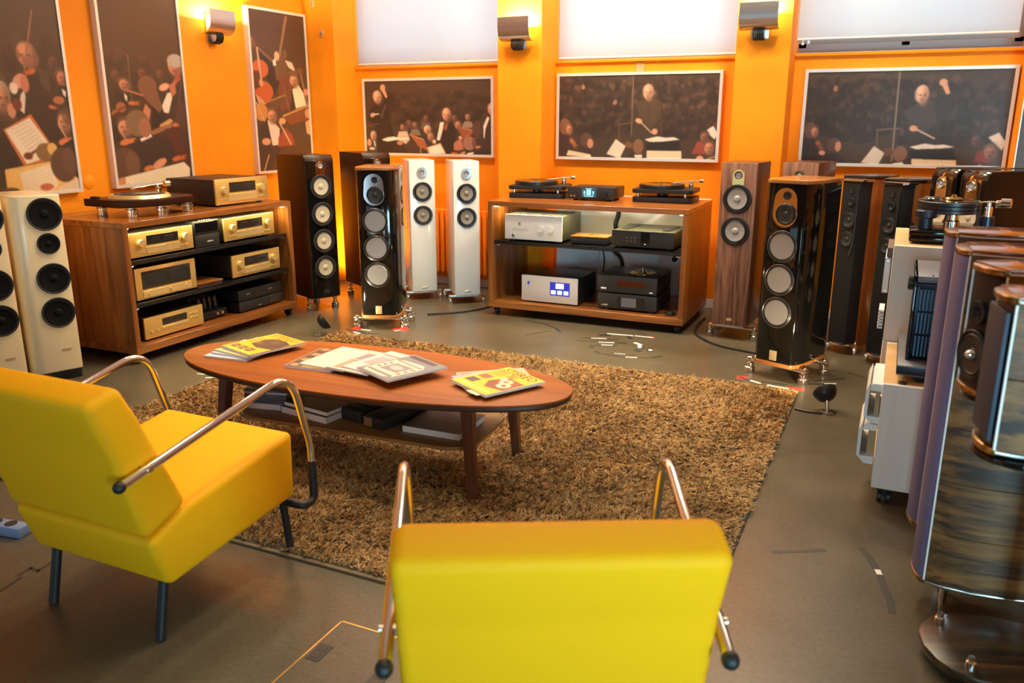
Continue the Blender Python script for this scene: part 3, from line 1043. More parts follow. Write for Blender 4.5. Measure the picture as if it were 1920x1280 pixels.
c.poly([(390, 850), (400, 620), (450, 720), (510, 800), (440, 860)], (30, 24, 22))
c.ell(362, 545, 60, 76, (112, 76, 52))
c.poly([(310, 560), (330, 480), (400, 500), (460, 700), (440, 740), (350, 640)], (112, 76, 52))
c.poly([(335, 740), (350, 670), (385, 720), (375, 800), (345, 780)], (186, 122, 90))
c.poly([(440, 830), (510, 780), (530, 800), (460, 870)], (190, 150, 96))
violin(c, 545, 830, 26, 0, (180, 96, 50))
c.ell(600, 760, 50, 110, (72, 48, 36))
c.ell(205, 700, 30, 36, (150, 92, 62))
violin(c, 165, 735, 20, -30, (150, 80, 40))
c.poly([(130, 940), (160, 780), (240, 780), (250, 960)], (34, 26, 22))
c.head(232, 840, 42, 66, SK2, (66, 46, 34), False, -.2)
c.line(195, 840, 235, 930, 2.2, (180, 140, 110))
violin(c, 235, 950, 34, -12, (196, 110, 60))
c.poly([(250, 1180), (270, 960), (350, 910), (450, 910), (540, 1000), (570, 1130), (400, 1180)], (44, 34, 32))
c.poly([(320, 930), (385, 895), (395, 915), (330, 950)], (230, 216, 200))
c.ell(305, 815, 72, 96, (120, 92, 66))
c.ell(350, 850, 36, 70, (150, 96, 70))
c.poly([(380, 880), (450, 840), (520, 820), (520, 850), (400, 905)], (146, 96, 66))
c.poly([(470, 860), (560, 850), (650, 1120), (640, 1180), (560, 1080)], (72, 32, 26))
c.ell(245, 1110, 80, 120, (84, 56, 42))
c.ell(280, 1120, 40, 100, (110, 76, 56), al=.6)
violin(c, 375, 1150, 30, -12, (186, 104, 58))
c.ell(445, 1120, 46, 30, (204, 138, 104), -20)
violin(c, 555, 1090, 34, -10, (176, 88, 42))
c.poly([(190, 1260), (195, 1215), (600, 1120), (640, 1170), (640, 1260)], (222, 206, 176))
c.poly([(195, 1215), (240, 1205), (245, 1260), (195, 1260)], (200, 130, 84))
picture('upright_photograph', 'tall framed photograph of seated string players, above the black turntable with silver feet', (XL, 4.362, .985), 90, .70, 1.31, c, .02, .045, group='tall framed photographs on the left wall')


def l3map(x, y):
    return (x - (38 + .06 * y)) / (398 - .02 * y), (y - 50 * (x - 38) / 400.0) / 1262.0


c = Canvas(170, 300, (78, 54, 34), l3map)
c.poly([(40, 0), (440, 50), (450, 200), (40, 160)], (64, 44, 28), al=.5)
c.poly([(90, 290), (130, 300), (200, 400), (260, 560), (220, 680), (180, 600)], (46, 34, 26))
c.line(105, 300, 200, 400, 6, (120, 84, 56))
c.head(70, 250, 22, 50, (150, 100, 70), (70, 48, 34))
c.ell(84, 225, 16, 28, (84, 56, 38))
c.ell(120, 460, 54, 70, (186, 90, 40))
c.ell(145, 640, 62, 80, (180, 84, 38))
c.poly([(72, 470), (120, 480), (130, 600), (80, 620)], (90, 46, 28))
c.line(98, 300, 128, 560, 5, (186, 158, 128))
c.ell(125, 570, 14, 30, (210, 140, 96))
c.poly([(215, 420), (260, 330), (310, 420), (310, 560), (230, 560)], (104, 72, 48))
c.line(305, 60, 255, 360, 7, (140, 106, 76))
c.ell(235, 365, 18, 36, (216, 170, 130))
c.poly([(205, 400), (225, 380), (230, 440), (210, 440)], (228, 212, 190))
c.ell(293, 350, 16, 36, (120, 78, 48))
c.poly([(295, 400), (345, 420), (375, 500), (320, 460)], (214, 190, 160))
c.poly([(245, 620), (260, 520), (330, 560), (340, 780), (260, 820)], (110, 62, 44))
c.poly([(330, 800), (345, 620), (400, 600), (450, 700), (460, 800)], (52, 40, 32))
c.poly([(345, 640), (390, 600), (430, 680), (450, 780), (370, 800)], (228, 212, 178))
c.head(357, 565, 30, 50, (206, 142, 104), (110, 74, 50), False, .1)
c.ell(350, 505, 40, 24, (110, 78, 54))
c.line(405, 490, 460, 780, 4.5, (150, 110, 74))
c.ell(405, 490, 24, 24, (110, 76, 52))
c.ell(448, 670, 18, 28, (206, 140, 106))
c.poly([(155, 730), (290, 680), (300, 690), (230, 800), (165, 790)], (96, 64, 38))
c.line(155, 728, 290, 682, 2.4, (170, 120, 74))
c.line(280, 600, 320, 810, 2, (140, 100, 70))
c.poly([(85, 650), (130, 700), (160, 740), (110, 740)], (196, 140, 100))
c.ell(125, 800, 44, 70, (190, 124, 54))
c.line(90, 720, 145, 870, 4, (170, 140, 110))
c.poly([(275, 850), (470, 780), (475, 900), (330, 930)], (122, 70, 42))
c.line(275, 850, 470, 782, 3, (200, 150, 90))
c.poly([(100, 1280), (105, 930), (160, 870), (210, 880), (250, 960), (260, 1100), (190, 1280)], (58, 44, 36))
c.poly([(165, 870), (210, 890), (250, 950), (245, 1080), (200, 1080)], (216, 192, 172))
c.head(200, 835, 32, 56, (196, 134, 100), (96, 66, 48), False, -.2)
c.ell(270, 890, 24, 26, (206, 146, 112))
c.poly([(240, 1020), (290, 950), (340, 1010), (360, 1100), (240, 1100)], (146, 66, 38))
c.line(250, 900, 330, 1090, 4, (190, 160, 120))
c.ell(158, 1040, 30, 28, (206, 146, 112))
c.line(175, 1150, 145, 1270, 3, (200, 150, 90))
c.poly([(340, 960), (400, 930), (460, 1000), (480, 1100), (360, 1100)], (78, 60, 44))
c.ell(460, 850, 22, 40, (190, 140, 100))
c.poly([(440, 920), (480, 900), (485, 1040), (450, 1020)], (200, 160, 110))
picture('upright_photograph', 'tall framed photograph of cello and bass players, beside the corner pillar on the left wall', (XL, 5.770, 1.0), 90, .72, 1.30, c, .02, .045, group='tall framed photographs on the left wall')

# a last picture hangs on the pillar at the right edge of the photograph
c = Canvas(60, 60, (74, 50, 34))
c.crowd(20, 0, 1, 0, 1, .05, .09, 2, 60, 100, .4)
c.f = lambda x, y: (x, y)
for k in range(14):
    c.ell(random.random(), random.random(), .07, .09, (88, 62, 46), al=.5, soft=3)
picture('pillar_photograph', 'brown photograph cut off by the right edge of the view, on the farthest right pillar', (.905, 6.15, 1.02), 0, .56, .80, c, .006, .02, group=None)


# ------------------------------------------------------------------ wall lamps, outlets, radiators
def sconce(label, loc, rz):
    t = thing('wall_lamp', label, 'lamp', loc, rz, 'aluminium uplight wall lamps')
    pr = [(-.125, .17), (-.128, .12), (-.126, .075), (-.115, .04), (-.092, .014), (-.06, .002), (-.03, 0)]
    g = B()
    out = [(y, z) for y, z in pr] + [(y + .004, z + .003) for y, z in reversed(pr)]
    g.prism(out, -.128, .128, m=Matrix(((0, 0, 1, 0), (1, 0, 0, 0), (0, 1, 0, 0), (0, 0, 0, 1))))
    g.done('shade', M.alu, t)
    g = B()
    for k in range(6):
        x = -.032 + k * .0128
        g.tube([(x, -.078, .01), (x, -.085, -.02), (x, -.07, -.05), (x, -.035, -.062), (x, -.004, -.05)], .0055, 6)
    g.done('ribbed_bracket', M.blackm, t)
    B().b2((-.06, -.014, -.055), (.06, 0, .15), bev=.003).done('back_plate', M.steel, t)
    B().cyl((-.085, -.062, .07), .012, .17, Matrix.Rotation(R(90), 4, 'Y'), 12).done('bulb', M.led, t)
    w = t.matrix_basis
    p = Matrix.Rotation(R(rz), 4, 'Z') @ Vector((0, -.066, .10))
    l = area('wall_lamp_light', Vector(loc) + p, (180, 0, rz), .22, .06, 50.0 if rz else 90.0, WARMW)
    return t


sconce('aluminium uplight wall lamp on the left wall between two tall pictures', (XL, 5.06, 2.05), 90)
sconce('aluminium uplight wall lamp on the middle pillar', (-2.79, 6.15, 2.012), 0)
sconce('aluminium uplight wall lamp on the pillar above the walnut speakers', (-.988, 6.15, 2.02), 0)

for k, (x, z, lab) in enumerate(((-4.735, 2.385, 'small tan wall plate, upper of two on the corner pillar'), (-4.655, 2.145, 'small tan wall plate, lower of two on the corner pillar'))):
    t = thing('wall_plate', lab, 'outlet', (x, 6.15, z), 0, 'wall plates on the corner pillar')
    B().b2((-.022, -.008, -.028), (.022, 0, .028), bev=.003).done('plate', M.outlet, t)
    B().b2((-.006, -.011, -.016), (.006, -.006, .016), bev=.002).done('toggle', M.brass, t)
t = thing('picture_tag', 'small blank card on a hook above the lowered-baton picture', 'tag', (-1.91, YB, 1.79))
B().b2((-.03, -.006, 0), (.03, -.003, .058)).done('card', M.outlet, t)
B().cyl((0, -.008, .062), .006, .008, FACE, 10).done('hook', M.steel, t)
t = thing('junction_cover', 'round orange junction cover flush on the left wall between pictures', 'cover', (XL, 3.84, 1.04), 90)
B().lathe([(.045, 0), (.045, .003), (.040, .006), (0, .0065)], FACE, 32).done('cover', M.wall, t)


def radiator(label, x0, x1, y, z0, z1):
    t = thing('radiator', label, 'radiator', ((x0 + x1) / 2, y, 0), 0, 'orange column radiators under the windows')
    n = int((x1 - x0) / .052)
    a = (x0 - x1) / 2
    for k in range(n):
        x = a + (k + .5) * .052
        B().b2((x - .018, -.05, z0), (x + .018, .05, z1), bev=.014, seg=3).done('column', M.radiator, t)
    B().cyl((a, 0, z0 + .05), .018, x1 - x0, Matrix.Rotation(R(90), 4, 'Y'), 12).cyl((a, 0, z1 - .05), .018, x1 - x0, Matrix.Rotation(R(90), 4, 'Y'), 12).b2((a + .06, -.03, 0), (a + .09, .03, z0 + .03)).b2((-a - .09, -.03, 0), (-a - .06, .03, z0 + .03)).done('header_pipe', M.radiator, t)
    return t


radiator('orange column radiator behind the white floorstanders', -3.95, -3.06, 6.36, .12, .68)
t = thing('wall_plug', 'black plug with its cord beside the right white floorstander', 'plug', (-3.035, 6.27, .60), 0)
B().ball((0, 0, 0), (.026, .022, .022)).done('plug_body', M.rubber, t)
B().tube(smooth_path([(0, 0, 0), (-.05, -.02, -.03), (-.09, .0, -.12), (-.10, .02, -.35), (-.08, .0, -.585)], .05), .006, 8).done('cord', M.rubber, t)


# ------------------------------------------------------------------ loudspeakers (front faces local -Y, origin on the floor under the front)
def driver(par, name, x, z, r, rc, cone, y=0.0, ring=None, bolts=0, cap=None, flat=False, surround=None):
    """a chassis ring with its cone, surround and dust cap"""
    ring = ring or M.black
    mm = T(x, y, z) @ FACE
    d = B().lathe([(r, 0), (r, .006), (r * .96, .0085), (rc * 1.2, .0075), (rc * 1.13, .003), (rc * 1.1, 0)], mm, 36, caps=False)
    if bolts:
        for k in range(bolts):
            a = 2 * math.pi * (k + .5) / bolts
            d.cyl((x + r * .93 * math.cos(a), y - .006, z + r * .93 * math.sin(a)), r * .045, .005, FACE, 8)
    d = d.done(name, ring, par)
    B().lathe([(rc * 1.16, .002), (rc * 1.13, .006), (rc * 1.06, .0085), (rc * .99, .006), (rc * .97, .002)], mm, 36, caps=False).done('surround', surround or M.rubber, d)
    if flat:
        c = [(rc, .005), (rc * .6, .0042), (0, .0036)]
    else:
        c = [(rc, .006), (rc * .7, .0035), (rc * .36, .0012), (rc * .34, .0012), (0, .0012)]
    B().lathe(c, mm, 36, caps=False).done('cone', cone, d)
    if not flat:
        B().lathe([(rc * .37, .001), (rc * .33, .004), (rc * .22, .0072), (rc * .1, .0088), (0, .009)], mm, 24, caps=False).done('dust_cap', cap or cone, d)
    return d


def spike_foot(par, x, y, s=1.0, name='foot'):
    """turned chrome isolation foot: base puck, collar, neck and cap"""
    b = B().lathe([(.026 * s, 0), (.028 * s, .003), (.028 * s, .028 * s), (.024 * s, .032 * s), (.018 * s, .034 * s), (.018 * s, .044 * s), (.024 * s, .046 * s), (.024 * s, .052 * s), (.012 * s, .056 * s),
                   (.012 * s, .066 * s), (.017 * s, .070 * s), (.017 * s, .080 * s), (.012 * s, .084 * s), (0, .085 * s)], T(x, y, 0), 24)
    return b.done(name, M.chrome, par)


def white_slim(label, loc, rz):
    t = thing('white_floorstander', label, 'speaker', loc, rz, 'white slim floorstanders')
    w, d, z0, z1 = .206, .33, .072, 1.125
    B().b2((-w / 2, 0, z0), (w / 2, d, z1), bev=.006, seg=2).done('cabinet', M.whitelac, t)
    driver(t, 'tweeter', 0, 1.03, .042, .017, M.cone_sil, ring=M.alu, bolts=4)
    driver(t, 'woofer', 0, .878, .078, .052, M.cone_tan, bolts=8)
    driver(t, 'woofer', 0, .692, .078, .052, M.cone_tan, bolts=8)
    B().b2((-.026, -.004, .096), (.026, 0, .110), bev=.001).done('badge', M.gold, t)
    B().b2((-.15, .03, .050), (.15, .055, .070), bev=.004).b2((-.15, d - .05, .050), (.15, d - .025, .070), bev=.004).b2((-.09, .02, .055), (.09, d - .02, .072)).done('outrigger', M.steel, t)
    for x in (-.135, .135):
        for y in (.042, d - .037):
            B().lathe([(.015, 0), (.017, .004), (.017, .045), (.012, .052), (.012, .076), (0, .078)], T(x, y, 0), 16).done('foot', M.chrome, t)
    return t


ws = white_slim('white floorstander with amber-tinted grey cones, left one of the slim pair', (-3.455, 5.748, 0), 43)
white_slim('white floorstander standing next to the corner of the two-turntable rack', (-3.063, 5.758, 0), 39)


def dark_four(name, label, loc, rz, w=.24, d=.44, z1=1.18, body=None, plate=None, full=True):
    t = thing(name, label, 'speaker', loc, rz, 'dark four-woofer floorstanders' if name == 'dark_floorstander' else None)
    body = body or M.brownblk
    z0 = .10
    # the front slopes back above the tweeter
    pr = [(0, z0), (0, z1 - .03), (.02, z1), (d, z1), (d, z0)]
    mm = Matrix(((0, 0, 1, 0), (1, 0, 0, 0), (0, 1, 0, 0), (0, 0, 0, 1)))
    B().prism(pr, -w / 2, w / 2, bev=.004, m=mm).done('cabinet', body, t)
    B().b2((-w / 2 + .006, -.006, z0 + .01), (w / 2 - .006, .004, z1 - .04), bev=.004).done('front_panel', M.blackg, t)
    pl = [(-.04, 1.02), (.04, 1.02)] + [(.04 * math.cos(R(a)), 1.105 + .04 * math.sin(R(a))) for a in range(0, 181, 15)]
    B().prism(pl, .006, .011, m=FACE).done('tweeter_plate', plate or M.amber, t)
    driver(t, 'tweeter', 0, 1.105, .027, .021, M.cone_sil, y=-.011, ring=M.steel)
    for z in (.949, .744, .540, .337):
        driver(t, 'woofer', 0, z, .090, .061, M.cone_cream, y=-.006, bolts=6, ring=M.blackm)
    B().b2((-.025, -.0085, .130), (.025, -.005, .165), bev=.001).done('badge', M.anth, t)
    B().b2((-w / 2 - .01, .05, .085), (w / 2 + .01, .09, .10), bev=.003).b2((-w / 2 - .01, d - .09, .085), (w / 2 + .01, d - .05, .10), bev=.003).done('outrigger', M.chrome, t)
    for x in (-w / 2 + .01, w / 2 - .01):
        for y in (.07, d - .07):
            spike_foot(t, x, y, 1.0)
    return t


df = dark_four('dark_floorstander', 'dark brown floorstander with four cream cones and tweeter plate tinted orange for the mirrored wall, against the left rack', (-3.956, 5.104, 0), 67)
dup(df, (-3.782, 5.605, 0), 60, 'dark brown floorstander half hidden behind the gloss black speaker with blue reflections')


def gloss_black(label, loc, rz, badge_m):
    t = thing('gloss_black_floorstander', label, 'speaker', loc, rz, 'gloss black three-woofer floorstanders')
    z0, z1 = .105, 1.105
    fw, bw, d = .098, .135, .385
    plan = [(-fw, 0), (fw, 0), (fw + .018, .012), (bw, .07), (bw + .004, .18), (bw - .01, d), (-bw + .01, d), (-bw - .004, .18), (-bw, .07), (-fw - .018, .012)]
    big = [(x * 1.03, y - .006 if y < .2 else y + .004) for x, y in plan]
    B().prism(plan, z0, z1, bev=.003).done('cabinet', M.blackg, t)
    B().prism(big, z1, z1 + .022, bev=.006).done('top_cap', M.capwood, t)
    B().prism(big, z0 - .022, z0, bev=.004).done('base_ring', M.capwood, t)
    # mirror-polished plate that carries the tweeter and the midrange
    pl = [(.072 * math.cos(R(a)), .945 + .075 * math.sin(R(a))) for a in range(180, 361, 12)] + [(.066 * math.cos(R(a)), 1.018 + .066 * math.sin(R(a))) for a in range(0, 181, 12)]
    B().prism(pl, 0, .005, m=FACE).done('mirror_plate', M.chrome, t)
    driver(t, 'tweeter', .008, 1.043, .022, .013, M.cone_dark, y=-.005, ring=M.black)
    driver(t, 'midrange', .008, .943, .058, .046, M.cone_dark, y=-.005, ring=M.black)
    for z in (.766, .580, .394):
        driver(t, 'woofer', 0, z, .088, .072, M.cone_grey, ring=M.ringgrey, flat=True, surround=M.black)
    b = B().b2((-.022, -.004, .115), (.022, 0, .172), bev=.001).done('badge', badge_m, t)
    B().b2((-.19, .035, .066), (.19, .07, .083), bev=.003).b2((-.19, d - .11, .066), (.19, d - .075, .083), bev=.003).done('outrigger', M.chrome, t)
    for x in (-.168, .168):
        for y in (.05, d - .09):
            spike_foot(t, x, y, 1.15)
    return t


gloss_black('gloss black floorstander with walnut cap, behind the coffee table on the left', (-3.235, 4.748, 0), 22, M.gold)
gloss_black('gloss black floorstander with walnut cap, standing right of the bare floor', (-.556, 4.725, 0), -21, M.gold)


def walnut_two(label, loc, rz):
    t = thing('walnut_floorstander', label, 'speaker', loc, rz, 'walnut two-woofer floorstanders')
    w, d, z0, z1 = .232, .33, .10, 1.17
    B().b2((-w / 2, 0.012, z0), (w / 2, d, z1), bev=.003).done('cabinet', M.walnut_d, t)
    B().b2((-w / 2, 0, z0), (w / 2, .013, z1), bev=.003).done('front_panel', M.walnut, t)
    pl = [(-.038, 1.03), (.038, 1.03)] + [(.038 * math.cos(R(a)), 1.09 + .038 * math.sin(R(a))) for a in range(0, 181, 15)]
    B().prism(pl, 0, .005, m=FACE).done('tweeter_plate', M.brass, t)
    driver(t, 'tweeter', 0, 1.093, .026, .019, M.cone_sil, y=-.005, ring=M.chrome)
    driver(t, 'woofer', 0, .940, .094, .064, M.cone_sil)
    driver(t, 'woofer', 0, .732, .094, .064, M.cone_sil)
    B().b2((-.018, -.003, .128), (.018, 0, .148), bev=.001).done('badge', M.gold, t)
    B().b2((-.165, .07, .066), (.165, .10, .080), bev=.003).b2((-.165, d - .09, .066), (.165, d - .06, .080), bev=.003).b2((-.09, .04, .078), (.09, d - .03, .1)).done('outrigger', M.chrome, t)
    for x in (-.15, .15):
        for y in (.085, d - .075):
            spike_foot(t, x, y, 1.0)
    return t


walnut_two('walnut floorstander with two silver cones beside the two-turntable rack', (-.952, 5.51, 0), -6)
walnut_two('walnut floorstander whose top alone shows behind the gloss black speaker', (-.60, 5.70, 0), -14)


def grille_tower(label, loc, rz):
    t = thing('black_grille_tower', label, 'speaker', loc, rz, 'towers with bevelled black fronts and wooden sides')
    z0, z1, d = .05, 1.09, .36
    plan = [(-.073, .004), (.073, .004), (.10, .05), (.115, .13), (.085, d), (-.085, d), (-.115, .13), (-.10, .05)]
    B().prism(plan, z0, z1, bev=.002).done('cabinet', M.sidewood, t)
    front = [(-.055, -.022), (.055, -.022), (.075, .002), (.098, .048), (-.098, .048), (-.075, .002)]
    B().prism(front, z0 + .02, z1 - .012, bev=.002).done('front_baffle', M.grille_b, t)
    B().prism([(x * 1.04, y) for x, y in plan], z1, z1 + .016, bev=.003).done('glass_top', M.glassblk, t)
    B().prism([(-.06, -.03), (.06, -.03), (.086, -.002), (.106, .046), (-.106, .046), (-.086, -.002)], z1 - .012, z1 + .004, bev=.002).done('chrome_lip', M.chrome, t)
    driver(t, 'tweeter', 0, .955, .024, .015, M.cone_dark, y=-.022, ring=M.anth)
    driver(t, 'woofer', 0, .845, .046, .034, M.cone_dark, y=-.022, ring=M.anth)
    driver(t, 'woofer', 0, .728, .046, .034, M.cone_dark, y=-.022, ring=M.anth)
    B().b2((-.010, -.026, 1.005), (.010, -.021, 1.032)).done('badge', M.anth, t)
    B().tube([(.045, -.024, 1.04), (.046, -.026, .78), (.042, -.027, .70), (.022, -.025, .63)], .004, 6).done('trim_strip', M.anth, t)
    B().tube(smooth_path([(-.105, .045, z0 + .012), (-.075, -.012, z0 + .012), (0, -.034, z0 + .012), (.075, -.012, z0 + .012), (.105, .045, z0 + .012)], .04), .007, 8).done('bottom_rail', M.chrome, t)
    for x in (-.08, .08):
        for y in (.045, d - .06):
            B().lathe([(.010, 0), (.013, .003), (.013, .05), (.009, .056), (.009, .085), (0, .087)], T(x * 1.15, y, 0), 14).done('foot', M.chrome, t)
    return t


grille_tower('black-fronted tower with orange-lit wooden side, next to the gloss black speaker', (-.257, 5.49, 0), -27)
grille_tower('black-fronted tower with wooden side, partly behind the plywood crate', (-.027, 5.30, 0), -32)


def cream_big(label, loc, rz):
    t = thing('cream_floorstander', label, 'speaker', loc, rz, 'cream lacquered four-driver floorstanders')
    w, d, z0, z1 = .26, .40, .055, 1.045
    plan = []
    for k in range(9):
        a = R(180 + 90 * k / 8)
        plan.append((-w / 2 + .075 + .075 * math.cos(a), .06 + .06 * math.sin(a)))
    plan += [(w / 2 - .02, 0), (w / 2 - .005, .004), (w / 2, .016), (w / 2 - .01, .2), (w / 2 - .045, d), (-w / 2 + .045, d), (-w / 2 + .004, .2)]
    B().prism(plan, z0, z1, bev=.008, seg=3).done('cabinet', M.cream, t)
    for z, r in ((.942, .089), (.782, .058), (.588, .086), (.395, .086)):
        dd = driver(t, 'woofer' if r > .06 else 'tweeter', .040, z, r, r * .74, M.hole, ring=M.blackm, surround=M.hole)
    B().b2((.03, -.002, .172), (.078, .001, .186)).done('badge', M.gold, t)
    B().b2((-w / 2 + .03, .02, 0), (w / 2 - .005, d - .03, .056), bev=.006).done('plinth', M.black, t)
    return t


cream_big('cream floorstander with four black drivers, touching the left rack', (-4.223, 2.99, 0), 68)
cream_big('cream floorstander cut by the left edge of the view', (-4.322, 2.722, 0), 68)

for k, (x, y, lab) in enumerate(((.205, 5.10, 'black lacquered floorstander with round tweeter, rear one behind the right turntable'), (.338, 4.915, 'black lacquered floorstander with broad side, front one behind the right turntable'))):
    o = dark_four('black_lacquer_floorstander', lab, (x, y, 0), -53, .19, .42, 1.185, M.blackg, M.brass)
    o['group'] = 'black lacquered floorstanders at the right'


# ------------------------------------------------------------------ hi-fi units (front faces local -Y, origin under the middle of the front)
def unit(name, label, cat, loc, rz, w, h, d, face, case, foot=.014, bev=.003, group=None, face_t=.014):
    t = thing(name, label, cat, loc, rz, group)
    B().b2((-w / 2 + .004, face_t, foot), (w / 2 - .004, d, h - .003), bev=.002).done('case', case, t)
    B().b2((-w / 2, 0, foot - .002), (w / 2, face_t, h), bev=bev).done('front_panel', face, t)
    for x in (-w / 2 + .05, w / 2 - .05):
        for y in (.05, d - .05):
            B().cyl((x, y, 0), .018, foot + .001, seg=14).done('foot', M.rubber, t)
    return t


def knob(t, x, z, r, m, dp=.018, name='knob'):
    return B().lathe([(r, 0), (r, dp * .8), (r * .92, dp), (0, dp)], T(x, 0, z) @ FACE, 24).done(name, m, t)


def panel(t, name, x, z, w, h, m, dp=.002, y=0.0, bev=0.0006):
    return B().b2((x - w / 2, y - dp, z - h / 2), (x + w / 2, y + .001, z + h / 2), bev=bev, seg=1).done(name, m, t)


def champ_amp(label, loc, rz, w=.49, h=.155, d=.40, face=None, dial=True):
    t = unit('champagne_amplifier', label, 'amplifier', loc, rz, w, h, d, face or M.champ, M.champ_case, group='champagne gold hi-fi units')
    panel(t, 'display', .0, h * .68, w * .50, h * .36, M.window_dark)
    panel(t, 'lower_flap', .0, h * .30, w * .52, h * .26, M.champ_l, .004)
    for sx in (-1, 1):
        knob(t, sx * w * .355, h * .60, .024, M.champ_l, .022)
    for sx in (-1, 1):
        for k in (0, 1, 2):
            B().cyl((sx * (w * .31 + k * .022), 0, h * .26), .005, .006, FACE, 10).done('button', M.champ_l, t)
    for k in range(2):
        panel(t, 'meter', (-.055 if k == 0 else .055), h * .68, w * .13, h * .16, M.anth, .0026)
    return t


# ------------------------------------------------------------------ racks
def caster(par, x, y):
    c = B().b2((x - .02, y - .02, .052), (x + .02, y + .02, .062)).b2((x - .018, y - .012, .03), (x - .014, y + .02, .056)).b2((x + .014, y - .012, .03), (x + .018, y + .02, .056)).done('caster', M.rubber, par)
    B().lathe([(.012, -.012), (.026, -.011), (.028, -.006), (.028, .006), (.026, .011), (.012, .012)], T(x, y + .01, .028) @ Matrix.Rotation(R(90), 4, 'Y'), 20).done('wheel', M.rubber, c)
    B().cyl((x - .019, y + .01, .028), .007, .038, Matrix.Rotation(R(90), 4, 'Y'), 12).done('axle', M.steel, c)


def rack(label, loc, rz, shelves):
    t = thing('equipment_rack', label, 'rack', loc, rz, 'walnut equipment racks on casters')
    w, d, z0, z1, th = 1.49, .75, .062, .858, .036
    B().b2((-w / 2, 0, z1 - th), (w / 2, d, z1), bev=.002, seg=1).done('top_board', M.rackx, t)
    B().b2((-w / 2, 0, z0), (w / 2, d, z0 + th + .012), bev=.002, seg=1).done('bottom_board', M.rackx, t)
    for s in (-1, 1):
        B().b2((s * w / 2, 0.0005, z0 + th + .012), (s * (w / 2 - th), d, z1 - th), bev=.001, seg=1).done('side_board', M.rackwood_v, t)
        B().b2((s * (w / 2 - th - .001), .03, z1 - th - .008), (s * (w / 2 - th - .03), .06, z1 - th + .001)).done('puck_lamp', M.led, t)
    for z in shelves:
        B().b2((-w / 2 + th + .002, .03, z - .026), (w / 2 - th - .002, d - .05, z - .006), bev=.002).done('shelf', M.black, t)
        B().b2((-w / 2 + th + .002, .028, z - .006), (w / 2 - th - .002, d - .05, z), bev=.001).done('glass_shelf', M.glassblk, t)
        for s in (-1, 1):
            B().tube([(s * (w / 2 - th - .002), .04, z - .03), (s * (w / 2 - th - .03), .04, z - .034), (s * (w / 2 - th - .045), .04, z - .026)], .006, 6).done('shelf_clip', M.steel, t)
    for x in (-w / 2 + .05, w / 2 - .05):
        for y in (.045, d - .06):
            caster(t, x, y)
    return t


M.rackx = wood('rack_walnut_boards', '#6e3b18', '#a4672e', 'X', 1.0, 0.30, 0.3)
rk1 = rack('walnut rack along the left wall filled with champagne gold amplifiers', (-4.07, 4.145, 0), 90, (.622, .362))
rk2 = rack('walnut rack at the back wall with two turntables on top', (-2.005, 5.5, 0), 0, (.566,))
for r_, p_ in ((rk1, 34.0), (rk2, 38.0)):
    for s in (-1, 1):
        v = Matrix.Rotation(r_.rotation_euler.z, 4, 'Z') @ Vector((s * .62, .10, 0))
        if r_ is rk2 and s == 1:
            pass
    v = Matrix.Rotation(r_.rotation_euler.z, 4, 'Z') @ Vector((0, 0.06 if r_ is rk1 else .15, 0))
    l = area('rack_strip_light', (r_.location.x + v.x, r_.location.y + v.y, .818), (0, 0, math.degrees(r_.rotation_euler.z)), 1.36, .02, p_ * .34, (1.0, .80, .36))

# --- left rack: units face +X
X1 = -4.125
champ_amp('champagne amplifier on the upper shelf of the left rack, nearest the camera', (X1, 3.732, .622), 90, .495, .158, .42)
champ_amp('champagne amplifier on the upper shelf of the left rack, beside the lit far end', (X1, 4.508, .622), 90, .50, .165, .42)
champ_amp('champagne amplifier alone at the far end of the middle shelf of the left rack', (X1, 4.548, .362), 90, .49, .165, .42)
t = unit('power_amplifier', 'tall champagne power amplifier with wide dark meter window in the left rack', 'amplifier', (X1, 3.733, .362), 90, .48, .205, .45, M.champ, M.champ_case, group='champagne gold hi-fi units')
panel(t, 'meter_window', 0, .128, .385, .108, M.window_dark, .003)
panel(t, 'lower_flap', 0, .042, .385, .042, M.champ_l, .004)
for x in (-.15, 0.02, .15):
    B().cyl((x, -.004, .045), .008, .006, FACE, 12).done('button', M.champ_l, t)
for x in (-.09, .09):
    panel(t, 'meter', x, .128, .15, .06, M.anth, .0036)
t = unit('disc_player', 'low champagne disc player on the floor board of the left rack', 'player', (X1, 3.76, .11), 90, .48, .145, .40, M.champ, M.champ_case, group='champagne gold hi-fi units')
panel(t, 'display', .0, .098, .20, .045, M.window_dark)
panel(t, 'disc_drawer', .0, .062, .22, .016, M.champ_l, .003)
for k in range(6):
    B().cyl((.135 + (k % 3) * .026, 0, .104 - (k // 3) * .028), .006, .005, FACE, 10).done('button', M.champ_l, t)
for x in (-.19, -.14):
    B().cyl((x, 0, .055), .009, .006, FACE, 12).done('button', M.champ_l, t)
t = champ_amp('champagne amplifier on top of the left rack beside the black turntable', (-4.20, 4.548, .858), 90, .50, .185, .47)
t.rotation_euler.z = R(88)

